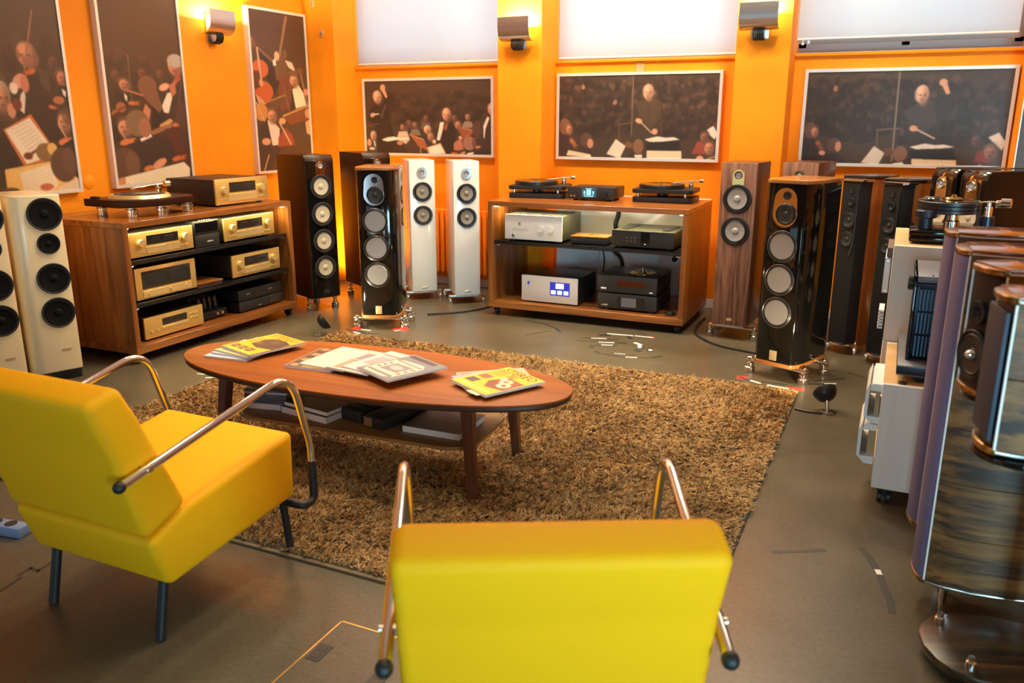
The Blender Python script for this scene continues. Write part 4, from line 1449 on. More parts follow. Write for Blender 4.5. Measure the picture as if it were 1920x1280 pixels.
t = unit('preamplifier_case', 'small black box with glass front, upper of the two between gold amplifiers', 'hi-fi box', (X1 - .005, 4.107, .708), 90, .22, .088, .30, M.anth, M.black, .004)
panel(t, 'glass_front', 0, .047, .20, .066, M.glassblk, .002)
for k in range(5):
    B().cyl((-.04 + k * .022, .02, .086), .006, .006, seg=10).done('top_button', M.steel, t)
t = unit('preamplifier_case', 'small plain black box with white lettering, lower of the two between gold amplifiers', 'hi-fi box', (X1 - .005, 4.107, .622), 90, .215, .086, .30, M.anth, M.black, .004)
lettering('ABBAS II', .014, M.silverp, t, T(.02, -.001, .036) @ FACE)
t = thing('wooden_box', 'flat reddish wooden box on the middle shelf of the left rack', 'box', (-4.16, 4.125, .362), 88)
B().b2((-.11, 0, 0), (.11, .20, .014), bev=.002).done('box_base', M.walnut_d, t)
B().b2((-.112, -.002, .014), (.112, .202, .022), bev=.002).done('lid', M.capwood, t)
t = unit('black_unit', 'plain black hi-fi box under another at the far end of the left rack', 'hi-fi box', (X1 - .01, 4.58, .11), 90, .46, .078, .36, M.anth, M.black, .012)
panel(t, 'vent_grid', .13, .045, .10, .05, M.window_dark)
panel(t, 'badge', -.02, .028, .03, .006, M.steel)
t = unit('black_unit', 'plain black hi-fi box stacked on another at the far end of the left rack', 'hi-fi box', (X1 - .015, 4.58, .188), 90, .455, .082, .36, M.anth, M.black, .008)
panel(t, 'badge', -.13, .048, .035, .010, M.steel)
panel(t, 'badge', .10, .048, .045, .008, M.steel)
t = thing('tube_amplifier', 'small dark tube amplifier with glowing dots at the bottom of the left rack', 'amplifier', (-4.19, 4.175, .11), 90)
B().b2((-.11, 0, .01), (.11, .26, .06), bev=.004).done('chassis', M.black, t)
for x in (-.07, -.02, .03, .08):
    B().lathe([(.017, .06), (.018, .07), (.017, .12), (.010, .145), (0, .15)], T(x, .08, 0), 14).done('tube', M.window_dark, t)
B().b2((-.10, .14, .06), (-.01, .24, .15), bev=.006).b2((.01, .14, .06), (.10, .24, .15), bev=.006).done('transformer', M.blackm, t)
for x in (.01, .055):
    knob(t, x, .035, .012, M.steel, .012)
    knob(t, x, .035, .004, M.champ_l, .016, 'knob_dot')


# --- turntables
def arm(t, x, y, z, reach, ang, m=None, hs=1.0):
    """pivot post, counterweight, tube and head of a tonearm"""
    m = m or M.chrome
    a = B().cyl((x, y, z - .05 * hs), .018, .05 * hs, seg=18, bev=.002).cyl((x, y, z), .011, .018, seg=16).done('tonearm', m, t)
    cw = .7 if hs < 1 else 1
    dx, dy = math.cos(R(ang)), math.sin(R(ang))
    B().tube([(x - dx * .05, y - dy * .05, z + .02), (x, y, z + .021), (x + dx * reach, y + dy * reach, z + .006)], .0045, 8).done('arm_tube', m, a)
    B().cyl((x - dx * .085, y - dy * .085, z + .02), .020 * cw, .04 * cw, Matrix.Rotation(R(ang), 4, 'Z') @ Matrix.Rotation(R(90), 4, 'Y'), 18, bev=.002).done('counterweight', m, a)
    B().box((x + dx * (reach + .008), y + dy * (reach + .008), z), (.028, .02, .016), .003).done('head_shell', m, a)
    return a


def suspended_deck(label, loc, rz):
    t = thing('two_tier_turntable', label, 'turntable', loc, rz, 'black two-tier turntables on the back rack')
    w, d = .44, .34
    B().prism(rrect(w, d, .05, 6, 0, d / 2), .0, .038, bev=.003).done('lower_plinth', M.black, t)
    B().prism(rrect(w * 1.01, d * 1.02, .05, 6, 0, d / 2), .066, .094, bev=.003).done('upper_plinth', M.black, t)
    for x, y in ((-.18, .05), (.16, .05), (-.02, .30)):
        B().lathe([(.010, .036), (.010, .058), (.014, .060), (.014, .068)], T(x, y, 0), 14, caps=False).done('suspension_post', M.chrome, t)
    B().cyl((-.03, .16, .03), .035, .04, seg=20).done('motor', M.black, t)
    B().lathe([(.162, .094), (.165, .097), (.165, .120), (.162, .123), (0, .123)], T(-.035, .17, 0), 48).done('platter', M.black, t)
    B().lathe([(.158, .123), (.158, .1255), (.05, .126), (.049, .1255), (0, .1255)], T(-.035, .17, 0), 48).done('record', M.blackg, t)
    B().cyl((-.035, .17, .12), .004, .02, seg=10).done('spindle', M.steel, t)
    arm(t, .165, .25, .122, .13, 205, M.steel, .6)
    return t


s1 = suspended_deck('black two-tier turntable at the left of the back rack, beside the pillar', (-2.495, 5.80, .858), 10)
dup(s1, (-1.545, 5.86, .858), 3, 'black two-tier turntable at the right of the back rack, right of the display preamp')

t = unit('streaming_preamp', 'black preamp with cyan lit display between the two turntables', 'preamplifier', (-2.06, 5.80, .858), 2, .355, .098, .30, M.anth, M.black)
p = panel(t, 'display', -.01, .056, .115, .075, M.glassblk, .002)
for x, z, w, h in ((-.012, .062, .036, .040), (-.045, .060, .012, .024), (.022, .060, .012, .024), (-.012, .034, .066, .006), (-.012, .088, .05, .004), (-.045, .040, .008, .006), (.022, .040, .008, .006)):
    panel(t, 'display_segment', x, z, w, h, M.disp_cyan, .0028)
knob(t, .105, .055, .026, M.black, .02)
for x in (-.145, -.12):
    B().cyl((x, 0, .035), .006, .006, FACE, 12).done('jack', M.brass, t)

t = thing('black_turntable', 'black turntable with angular plinth and silver feet on the left rack', 'turntable', (-4.16, 3.79, .858), 86)
pl = [(-.20, .02), (.0, -.03), (.26, .02), (.30, .10), (.30, .40), (-.25, .40), (-.25, .10)]
B().prism(pl, .062, .108, bev=.004).done('plinth', M.brownblk, t)
B().lathe([(.185, .108), (.172, .128), (0, .128)], T(.0, .20, 0), 48).done('platter', M.champ_l, t)
B().lathe([(.150, .128), (.150, .131), (0, .131)], T(.0, .20, 0), 40).done('record', M.brownblk, t)
for x, y in ((-.16, .08), (.0, .01), (.25, .07), (-.18, .34), (.24, .34)):
    B().lathe([(.031, 0), (.033, .002), (.033, .024), (.028, .026), (.028, .030), (.034, .032), (.034, .048), (.026, .052), (.026, .062)], T(x, y, 0), 20).done('foot', M.chrome, t)
arm(t, .22, .30, .148, .17, 175, M.chrome)
B().b2((-.235, .30, .108), (-.205, .36, .122), bev=.003).done('speed_switch', M.black, t)

# --- back rack: units face -Y
t = unit('silver_amplifier', 'silver amplifier with two knobs on the upper shelf of the back rack', 'amplifier', (-2.41, 5.555, .566), 0, .455, .196, .40, M.silverp, M.anth_top, .016)
panel(t, 'level_slot', -.10, .085, .13, .007, M.greyp, .002)
panel(t, 'level_slot', -.10, .098, .13, .004, M.greyp, .002)
for x in (.065, .14):
    knob(t, x, .100, .025, M.silverp, .02)
knob(t, -.155, .042, .012, M.chrome, .012, 'power_button')
B().b2((-.118, -.002, .118), (-.098, 0, .142)).done('crest_badge', M.gold, t)
for k in range(7):
    B().b2((-.19 + k * .058, .06, .192), (-.16 + k * .058, .36, .1975), bev=.001).done('vent_rib', M.anth, t)
t = thing('phono_box', 'small black box with wooden top between silver amplifier and black power amplifier', 'hi-fi box', (-1.995, 5.60, .566), 4)
B().b2((-.135, 0, .006), (.135, .22, .052), bev=.003).done('case', M.anth, t)
B().b2((-.137, -.002, .052), (.137, .222, .058), bev=.002).done('top_plate', M.capwood, t)
for k in range(4):
    B().cyl((-.03 + k * .022, .11, .057), .005, .012, seg=10).done('tube_socket', M.brass, t)
t = unit('black_power_amplifier', 'wide black power amplifier with glass centre strip in the back rack', 'amplifier', (-1.585, 5.56, .566), 0, .445, .125, .42, M.anth, M.anth_top, .014)
panel(t, 'glass_strip', .02, .066, .065, .105, M.glassblk, .002)
B().cyl((.02, -.002, .036), .004, .003, FACE, 8).done('power_light', M.disp_white, t)
for k in range(6):
    panel(t, 'button', -.11 + (k % 3) * .028, .075 - (k // 3) * .024, .012, .005, M.greyslab, .0015)
B().b2((-.17, .08, .123), (-.12, .36, .1265)).b2((.12, .08, .123), (.17, .36, .1265)).done('vent_slots', M.black, t)
t = unit('power_regenerator', 'pale silver box with blue lit display at the bottom of the back rack', 'hi-fi box', (-2.283, 5.57, .11), 0, .45, .205, .40, M.greyp, M.black, .012, bev=.012)
panel(t, 'display', .085, .118, .155, .100, M.disp_blue, .002)
panel(t, 'display_segment', .085, .140, .065, .040, M.disp_white, .003)
for x in (.035, .085, .135):
    panel(t, 'display_segment', x, .092, .038, .030, M.disp_white, .003)
B().cyl((-.165, 0, .15), .010, .004, FACE, 16).done('power_button', M.disp_blue, t)
t = unit('disc_transport', 'black disc transport with round brass lid, lower shelf of back rack, upper of two', 'player', (-1.69, 5.57, .234), 0, .44, .130, .40, M.anth, M.black, .010, bev=.008)
panel(t, 'display', .03, .075, .20, .042, M.disp_red, .002)
B().lathe([(.095, .127), (.095, .132), (.06, .136), (.058, .133), (0, .133)], T(.06, .19, 0), 36).done('disc_lid', M.brass, t)
B().lathe([(.030, .133), (.030, .140), (.015, .144), (.015, .158), (0, .160)], T(.06, .19, 0), 24).done('disc_clamp', M.chrome, t)
B().b2((.14, .08, .128), (.20, .12, .133)).b2((.14, .15, .128), (.20, .19, .133)).done('top_keys', M.anth, t)
panel(t, 'badge', -.17, .034, .04, .012, M.silverp)
panel(t, 'badge', .18, .026, .025, .008, M.silverp)
t = unit('black_converter', 'black converter with grey screen under the disc transport', 'hi-fi box', (-1.685, 5.57, .11), 0, .435, .124, .40, M.anth, M.black, .016, bev=.006)
panel(t, 'screen', .03, .066, .20, .076, M.glassblk, .002)
panel(t, 'screen_face', .015, .066, .11, .066, M.greyslab, .003)
panel(t, 'badge', -.165, .036, .05, .010, M.steel)
t = thing('remote_puck', 'round black puck at the right corner of the back rack floor', 'puck', (-1.375, 5.60, .11))
B().lathe([(.034, 0), (.038, .006), (.036, .018), (.022, .022), (.018, .028), (0, .029)], None, 28).done('puck_body', M.black, t)

# white cloth that closes the back of this rack, and the cables before it
t = thing('white_backcloth', 'white cloth hanging behind the back rack', 'cloth', (-1.90, 6.30, .06))
n, mrow = 60, 24
vv, ff = [], []
for j in range(mrow + 1):
    for i in range(n + 1):
        u, v = i / n, j / mrow
        x = -.62 + 1.24 * u
        y = .012 * math.sin(9 * u + 4 * v) + .008 * math.sin(23 * u - 7 * v) + (.02 * math.exp(-((u - v * .7 - .1) / .05) ** 2))
        vv.append((x, y, .80 * v))
for j in range(mrow):
    for i in range(n):
        a = j * (n + 1) + i
        ff.append((a, a + 1, a + n + 2, a + n + 1))
me = bpy.data.meshes.new('cloth_sheet')
me.from_pydata(vv, [], ff)
me.shade_smooth()
obj('cloth_sheet', me, M.cloth, t)
for nm, lab, pts, r, mt_ in (
        ('cable_bundle', 'thick black cable bundle hanging behind the upper shelf of the back rack', [(-1.955, 6.15, .80), (-1.95, 6.16, .72), (-1.97, 6.13, .66), (-1.955, 6.16, .575)], .018, M.rubber),
        ('cable_bundle', 'black cable bundle curving down behind the disc transport', [(-2.06, 6.08, .52), (-1.98, 6.1, .47), (-1.90, 6.12, .40), (-1.88, 6.08, .30), (-1.9, 6.1, .14)], .016, M.rubber),
        ('cable_bundle', 'brownish cable bundle drooping at the right behind the back rack shelf', [(-1.50, 6.14, .53), (-1.47, 6.15, .46), (-1.50, 6.12, .40), (-1.44, 6.15, .52)], .020, M.champ_case),
        ('thin_cable', 'thin black cable beside the bundle behind the disc transport', [(-2.10, 6.1, .53), (-2.04, 6.1, .44), (-2.02, 6.05, .33), (-2.06, 6.05, .14)], .006, M.rubber)):
    o = B().tube(smooth_path(pts, .06, 8), r, 8).done(nm, mt_)
    tag(o, lab, 'cable')


# ------------------------------------------------------------------ shaggy rug
RX0, RX1, RY0, RY1 = -3.44, -.385, 1.985, 4.53
rug = B().b2((RX0, RY0, 0.0), (RX1, RY1, .010), bev=.004).done('shaggy_rug', mat('rug_backing', '#3a2c1e', 0.9))
tag(rug, 'large brown shaggy rug under the oval coffee table', 'rug')
B().b2((RX0, RY0 - .012, 0), (RX1, RY0 + .012, .009), bev=.003).done('edge_binding', mat('rug_binding', '#6b5a3c', 0.8), rug)


def make_pile():
    nt_, ns = 54000, 7
    cx, cy = rng.uniform(RX0 + .01, RX1 - .01, nt_), rng.uniform(RY0 + .01, RY1 - .01, nt_)
    fld = np.sin(2.1 * cx + 1.3 * np.sin(2.7 * cy)) + np.sin(3.3 * cy + 1.9 * np.cos(2.2 * cx)) + .7 * np.sin(6.1 * cx - 4.3 * cy)
    ang = fld * .9 + rng.normal(0, 1.2, nt_)
    lean = np.clip(.95 + .2 * np.sin(3.7 * cx + 2.9 * cy) + rng.normal(0, .22, nt_), .2, 1.4)
    ln = np.clip(rng.normal(.024, .005, nt_), .013, .038)
    N = nt_ * ns
    tx, ty = np.repeat(cx, ns) + rng.normal(0, .0045, N), np.repeat(cy, ns) + rng.normal(0, .0045, N)
    a = np.repeat(ang, ns) + rng.normal(0, .5, N)
    le = np.clip(np.repeat(lean, ns) + rng.normal(0, .18, N), 0, 1.35)
    L = np.repeat(ln, ns) * rng.uniform(.75, 1.2, N)
    dx, dy = np.cos(a), np.sin(a)
    b = rng.uniform(0, 2 * np.pi, N)
    wx, wy = np.cos(b) * .0023, np.sin(b) * .0023
    z0 = np.full(N, .006)
    m1 = np.stack([tx + dx * L * .35 * np.sin(le * .6), ty + dy * L * .35 * np.sin(le * .6), z0 + L * .5 * np.cos(le * .5)], -1)
    m2 = np.stack([tx + dx * L * .95 * np.sin(le), ty + dy * L * .95 * np.sin(le), z0 + L * (.5 * np.cos(le * .5) + .48 * np.cos(le * 1.15))], -1)
    r0 = np.stack([tx, ty, z0], -1)
    W = np.stack([wx, wy, np.zeros(N)], -1)
    V = np.stack([r0 - W, r0 + W, m1 - W * 1.15, m1 + W * 1.15, m2], 1).reshape(-1, 3)
    V[:, 2] = np.maximum(V[:, 2], .006)
    o = np.arange(N)[:, None] * 5
    Fc = np.concatenate([o + [0, 1, 3], o + [0, 3, 2], o + [2, 3, 4]], 1).reshape(-1, 3)
    me_ = bpy.data.meshes.new('pile')
    me_.vertices.add(len(V))
    me_.loops.add(Fc.size)
    me_.polygons.add(len(Fc))
    me_.vertices.foreach_set('co', V.astype(np.float32).ravel())
    me_.loops.foreach_set('vertex_index', Fc.astype(np.int32).ravel())
    me_.polygons.foreach_set('loop_start', np.arange(0, Fc.size, 3, dtype=np.int32))
    me_.update()
    me_.shade_smooth()
    p_ = obj('pile', me_, M.pile, rug)
    p_['kind'] = 'stuff'


make_pile()

# ------------------------------------------------------------------ coffee table
tb = thing('coffee_table', 'oval wooden coffee table with magazines on top, on the shaggy rug', 'table', (-1.974, 2.775, 0.0), 3.2)
ov = []
for k in range(72):
    a = 2 * math.pi * k / 72
    c_, s_ = math.cos(a), math.sin(a)
    ov.append((.912 * math.copysign(abs(c_) ** .93, c_), .335 * math.copysign(abs(s_) ** .93, s_)))
B().prism(ov, .415, .424, bev=.002).done('tabletop', M.tablewood, tb)
B().prism([(x * .996, y * .992) for x, y in ov], .395, .415, bev=.005).done('edge_band', M.tableedge, tb)
for x, y, ex, ey in ((.565, -.19, .02, -.01), (.575, .23, .0, .065), (-.555, -.21, -.035, -.035), (-.56, .23, -.05, .06)):
    m_ = B()
    p0, p1 = Vector((x, y, .394)), Vector((x + ex, y + ey, .004))
    t_ = bmesh.new()
    va = [t_.verts.new(p0 + Vector((a_ * .024, b_ * .024, 0))) for a_, b_ in ((-1, -1), (1, -1), (1, 1), (-1, 1))]
    vb = [t_.verts.new(p1 + Vector((a_ * .017, b_ * .017, 0))) for a_, b_ in ((-1, -1), (1, -1), (1, 1), (-1, 1))]
    t_.faces.new(va)
    t_.faces.new(list(reversed(vb)))
    for k in range(4):
        t_.faces.new((va[k], vb[k], vb[(k + 1) % 4], va[(k + 1) % 4]))
    bmesh.ops.recalc_face_normals(t_, faces=t_.faces)
    bmesh.ops.bevel(t_, geom=list(t_.edges), offset=.004, segments=2, affect='EDGES')
    m_._merge(t_).done('leg', M.tableleg, tb)
B().prism(rrect(1.14, .46, .12, 6, -.0, .02), .205, .220, bev=.003).done('lower_shelf', M.shelfwood, tb)

# magazines and books
LAY = Matrix.Rotation(R(-90), 4, 'X')


def magazine(label, x, y, z, rz, w, h, th, cv=None, cover=None, group='magazines on the coffee table', title=None, tcol=None, name='magazine', pages=None):
    t = thing(name, label, 'magazine' if name == 'magazine' else 'book', (x, y, z), rz, group)
    B().b2((-w / 2 + .001, -h / 2, .0006), (w / 2 - .002, h / 2, th - .0008), bev=.0008, seg=1).done('pages', pages or M.paper, t)
    B().b2((-w / 2, -h / 2 - .001, 0), (w / 2, h / 2 + .001, .0007)).b2((-w / 2 - .0012, -h / 2 - .001, 0), (-w / 2 - .0002, h / 2 + .001, th)).done('back_cover', cover or M.paper_b, t)
    if cv is not None:
        cv.sheet('cover', w, h, t, T(-w / 2, -h / 2, th) @ LAY)
    else:
        B().b2((-w / 2, -h / 2 - .001, th - .0008), (w / 2, h / 2 + .001, th)).done('cover', cover, t)
    if title:
        lettering(title, .062, tcol or M.blackm, t, T(0, h / 2 - .034, th + .0004) , 'title', .0002, .92)
    return t


def cover(base, w=64, h=80):
    return Canvas(w, h, base)


TZ = .4245
M.ink_dk = mat('title_ink', (0.06, 0.035, 0.02), 0.5)
M.ink_or = mat('title_ink_orange', (0.45, 0.13, 0.01), 0.5)
# left pile
for k, (x, y, rz, th, lab) in enumerate(((-2.625, 2.775, 6, .007, 'white-edged magazine lowest in the left pile'), (-2.60, 2.80, -2, .006, 'white-edged magazine second from below in the left pile'), (-2.585, 2.805, -9, .006, 'magazine with yellow spine right under the top one of the left pile'))):
    c = cover((216, 218, 230) if k < 2 else (238, 214, 120))
    c.ell(.5, .3, .3, .16, (170, 150, 140))
    c.poly([(.1, .6), (.9, .55), (.9, .9), (.1, .95)], (196, 200, 216))
    magazine(lab, x, y, TZ + (0, .0075, .014)[k], rz, .225, .29, th, c, M.paper_b)
c = cover((250, 190, 18), 96, 110)
c.poly([(.28, .62), (.30, .40), (.42, .22), (.70, .20), (.98, .28), (1, .62), (.62, .70)], (48, 32, 26))
c.ell(.52, .38, .26, .18, (56, 38, 30))
c.ell(.6, .36, .10, .07, (96, 66, 46))
c.ell(.40, .52, .06, .05, (120, 84, 56))
for k in range(3):
    c.poly([(.10 + k * .24, .76), (.28 + k * .24, .76), (.28 + k * .24, .9), (.10 + k * .24, .9)], (70, 46, 36))
    c.ell(.19 + k * .24, .83, .05, .03, (190, 150, 110))
for k in range(4):
    c.line(.08, .34 + k * .07, .26, .34 + k * .07, 2, (120, 70, 20))
c.poly([(.1, .93), (.9, .93), (.9, .96), (.1, .96)], (255, 228, 130))
magazine('yellow magazine with a dark picture, on top of the left pile', -2.555, 2.82, TZ + .0205, -17, .235, .29, .010, c, M.paper_b, title='STEREO', tcol=M.ink_or)
# fan in the middle
c = cover((252, 170, 30))
c.poly([(0, 0), (.34, 0), (.34, 1), (0, 1)], (120, 84, 60))
for k in range(7):
    c.ell(.16, .08 + k * .14, .09, .06, (60, 40, 30) if k % 2 else (206, 150, 110))
magazine('orange magazine with a strip of pictures, lowest of the middle fan', -2.195, 2.80, TZ, 6, .225, .29, .011, c, M.paper_b)
c = cover((236, 222, 202))
c.poly([(.66, 0), (1, 0), (1, 1), (.66, 1)], (104, 78, 56))
magazine('cream magazine with a brown stripe in the middle fan', -2.115, 2.815, TZ + .0115, -2, .235, .295, .007, c, M.paper_b)
c = cover((226, 206, 192))
c.poly([(.1, .15), (.6, .12), (.55, .45), (.1, .5)], (150, 140, 150))
c.poly([(.1, .6), (.9, .55), (.9, .9), (.1, .95)], (214, 150, 120))
c.ell(.7, .3, .16, .12, (236, 226, 220))
c.line(.1, .55, .9, .5, 3, (190, 70, 60))
magazine('pale magazine with grey and pink pictures in the middle fan', -1.965, 2.795, TZ + .019, -6, .225, .285, .005, c, M.paper)
c = cover((232, 218, 206))
c.line(.1, .2, .9, .2, 4, (210, 120, 110))
c.poly([(.12, .3), (.5, .3), (.5, .7), (.12, .7)], (176, 168, 170))
c.poly([(.55, .45), (.9, .42), (.9, .85), (.55, .9)], (196, 150, 124))
magazine('pale magazine with red title, second from the top of the middle fan', -1.885, 2.80, TZ + .0245, -13, .225, .285, .005, c, M.paper)
c = cover((126, 132, 142), 96, 110)
c.poly([(.05, .36), (.2, .28), (.72, .24), (.86, .34), (.86, .86), (.7, .95), (.12, .95), (.05, .85)], (222, 208, 194))
c.poly([(.25, .45), (.7, .42), (.7, .72), (.25, .76)], (140, 138, 144))
for k in range(9):
    c.ell(.14 + .08 * k, .35, .03, .025, (120, 104, 100))
    c.ell(.14 + .08 * k, .86, .035, .03, (110, 98, 96))
for k in range(3):
    c.ell(.15, .5 + k * .1, .04, .03, (110, 98, 96))
    c.ell(.78, .48 + k * .12, .05, .035, (150, 130, 124))
c.ell(.47, .58, .16, .08, (200, 190, 184))
c.poly([(.05, .04), (.8, .04), (.8, .14), (.05, .14)], (74, 52, 44))
magazine('grey magazine with a pale circuit picture, on top of the middle fan', -1.775, 2.755, TZ + .030, -25, .24, .285, .007, c, M.paper)
# right pile
c = cover((206, 178, 156))
c.ell(.3, .3, .2, .14, (240, 220, 200))
c.ell(.7, .55, .2, .16, (150, 120, 110))
c.poly([(.05, .8), (.95, .76), (.95, .95), (.05, .95)], (196, 140, 110))
magazine('pinkish magazine lowest of the right pile', -1.405, 2.87, TZ, -52, .225, .29, .006, c, M.paper)
c = cover((170, 168, 180))
c.ell(.5, .5, .3, .2, (226, 206, 196))
magazine('bluish grey magazine under the top one of the right pile', -1.39, 2.83, TZ + .0065, -42, .225, .29, .006, c, M.paper)
c = cover((255, 200, 14), 110, 126)
c.poly([(.06, .66), (.3, .66), (.3, .82), (.06, .82)], (70, 60, 56))
c.poly([(.06, .44), (.3, .44), (.3, .6), (.06, .6)], (150, 90, 70))
c.poly([(.40, .60), (.52, .32), (.96, .34), (.98, .72), (.60, .80)], (130, 58, 26))
c.ell(.76, .52, .20, .17, (150, 70, 30))
c.ell(.66, .46, .13, .10, (236, 206, 176))
c.ell(.78, .58, .13, .10, (240, 214, 190))
c.ell(.78, .58, .05, .04, (150, 80, 50))
c.ell(.66, .46, .05, .04, (180, 110, 80))
c.ell(.50, .40, .07, .06, (220, 200, 190))
for k in range(5):
    c.line(.06, .20 + k * .045, .34, .20 + k * .045, 2, (150, 96, 20))
for k in range(3):
    c.line(.42, .30 - k * .04, .6, .30 - k * .04, 2.4, (60, 36, 20))
c.poly([(.06, .88), (.94, .88), (.94, .93), (.06, .93)], (255, 232, 120))
t = magazine('yellow magazine with two record decks pictured, on top of the right pile', -1.36, 2.80, TZ + .013, -29, .24, .285, .010, c, M.paper, title='STEREO', tcol=M.ink_dk)
B().b2((.02, -.162, .004), (.09, -.135, .0048)).done('bookmark', mat('bookmark_cream', '#f1dcae', 0.6), t)

# things on the lower shelf
SZ = .2205
cdk = mat('book_dark', (0.03, 0.028, 0.026), 0.35)
t = thing('slipcase', 'grey-blue slipcase on the left end of the lower table shelf', 'book', (-2.45, 2.775, SZ + .0262), 14, 'books on the lower table shelf')
B().b2((-.10, -.13, 0), (.10, .13, .055), bev=.004).done('case_body', mat('slipcase_blue', (0.10, 0.12, 0.16), 0.4), t)
B().b2((-.101, -.131, .040), (.101, .131, .046)).done('pale_band', M.paper_b, t)
magazine('white-covered book under the grey-blue slipcase', -2.455, 2.775, SZ, 12, .21, .29, .025, None, M.paper_b, 'books on the lower table shelf', name='book')
magazine('dark book with white pages at the left of the lower shelf', -2.17, 2.745, SZ, -8, .27, .26, .030, None, cdk, 'books on the lower table shelf', name='book')
magazine('thin dark book lying on the left dark book of the lower shelf', -2.165, 2.75, SZ + .0312, -8.5, .26, .25, .018, None, cdk, 'books on the lower table shelf', name='book')
t = thing('black_case', 'black ribbed case in the middle of the lower table shelf', 'case', (-1.965, 2.775, SZ), -10, 'books on the lower table shelf')
B().b2((-.058, -.11, 0), (.058, .12, .055), bev=.012, seg=3).done('case_body', M.blackm, t)
for k in range(5):
    B().b2((-.046, -.08 + k * .045, .052), (.046, -.06 + k * .045, .060), bev=.003).done('rib', M.blackm, t)
t = thing('black_box', 'long black box with a tan end label on the lower table shelf', 'box', (-1.825, 2.765, SZ), -12, 'books on the lower table shelf')
B().b2((-.055, -.13, 0), (.055, .15, .050), bev=.003).done('box_body', M.blackm, t)
B().b2((-.050, -.1315, .006), (-.004, -.1295, .044)).done('end_label', mat('tan_label', '#8a6a48', 0.6), t)
lettering('ZAVA', .035, mat('faint_print', (0.10, 0.085, 0.06), .6), t, T(0, .02, .0502) @ Matrix.Rotation(R(60), 4, 'Z'), 'lettering')
magazine('large dark book with white page edge at the right of the lower shelf', -1.60, 2.785, SZ, 2, .26, .24, .028, None, cdk, 'books on the lower table shelf', name='book')


# ------------------------------------------------------------------ armchairs
def yz_prism(b, poly, x0, x1, bev, seg=4):
    mm = Matrix(((0, 0, 1, 0), (1, 0, 0, 0), (0, 1, 0, 0), (0, 0, 0, 1)))
    return b.prism(poly, x0, x1, bev=bev, seg=seg, m=mm, vert=True)


def armchair(label, loc, rz):
    t = thing('yellow_armchair', label, 'armchair', loc, rz, 'yellow leather armchairs with chrome arms')
    yz_prism(B(), [(.315, .452), (.305, .222), (-.235, .178), (-.292, .338), (-.14, .392)], -.28, .28, .022).done('seat', M.yellow, t, ang=60)
    yz_prism(B(), [(-.292, .344), (-.14, .398), (-.205, .55), (-.271, .703), (-.318, .797), (-.428, .770), (-.369, .624)], -.28, .28, .026).done('backrest', M.yellow, t, ang=60)
    for s in (-1, 1):
        x = s * .316
        xr = s * .298
        B().tube(smooth_path([(xr, -.365, .545), (x, .275, .668), (x, .352, .40), (x, .354, .335)], .10, 10), .0125, 14).done('armrest_tube', M.chrome, t)
        B().tube(smooth_path([(x, .354, .337), (x, .355, .195), (x, .30, .195), (s * .22, .30, .195)], .045, 8), .0145, 12).done('lower_bracket', M.rubber, t)
        B().ball((xr, -.372, .544), (.0165, .018, .0165), seg=14).done('end_cap', M.rubber, t)
        B().cyl((xr + s * .004, -.285, .562), .008, .014, Matrix.Rotation(R(90 * s), 4, 'Y'), 12).b2((min(xr, s * .26), -.292, .554), (max(xr, s * .26), -.278, .568)).done('arm_bolt', M.steel, t)
        B().tube([(s * .222, .30, .225), (s * .232, .315, .004)], .0135, 12).done('leg', M.rubber, t)
        B().tube([(s * .222, -.205, .20), (s * .225, -.248, .004)], .0145, 12).done('leg', M.rubber, t)
    return t


a1 = armchair('yellow leather armchair seen from its side at the left of the rug', (-2.012, 1.70, 0), 0)
dup(a1, (-.612, 1.476, 0), 27, 'yellow leather armchair seen from behind in the foreground')


# ------------------------------------------------------------------ floor lamps that light the gloss black speakers
def uplight(label, loc, rz, tx):
    t = thing('floor_uplight', label, 'lamp', loc, rz, 'small black floor uplights')
    m_ = T(0, 0, .095) @ Matrix.Rotation(R(58), 4, 'X')
    B().lathe([(0, -.042), (.025, -.040), (.046, -.026), (.058, -.002), (.060, .010), (.055, .012), (.053, .006), (0, .004)], m_, 30).done('shade', M.black, t)
    B().lathe([(.050, .0055), (.03, .008), (0, .009)], m_, 24, caps=False).done('lens', M.led, t)
    B().tube([(0, .02, .07), (0, .035, .02), (0, .035, .006)], .010, 10).b2((-.02, .0, 0), (.02, .07, .010), bev=.003).done('stand', M.steel, t)
    d = Matrix.Rotation(R(rz), 4, 'Z') @ Vector((0, -.05, .02))
    spot('uplight_beam', Vector(loc) + Vector((0, 0, .095)) + d, tx, 24.0, (1.0, .80, .48), 105, .7, .03)
    return t


uplight('black floor uplight by the far left corner of the rug', (-3.50, 4.47, 0), 141, (-3.15, 4.80, .25))
uplight('black floor uplight by the far right corner of the rug', (-.235, 4.30, 0), -149, (-.55, 4.72, .25))
# lamps standing out of sight behind the speakers in both far corners
spot('corner_uplight', (-4.36, 5.80, .12), (-4.50, 6.15, .55), 75, (1.0, .72, .28), 120, .8, .05)
spot('corner_uplight', (.12, 5.95, .12), (-.15, 5.75, .8), 7, (1.0, .72, .30), 120, .8, .05)


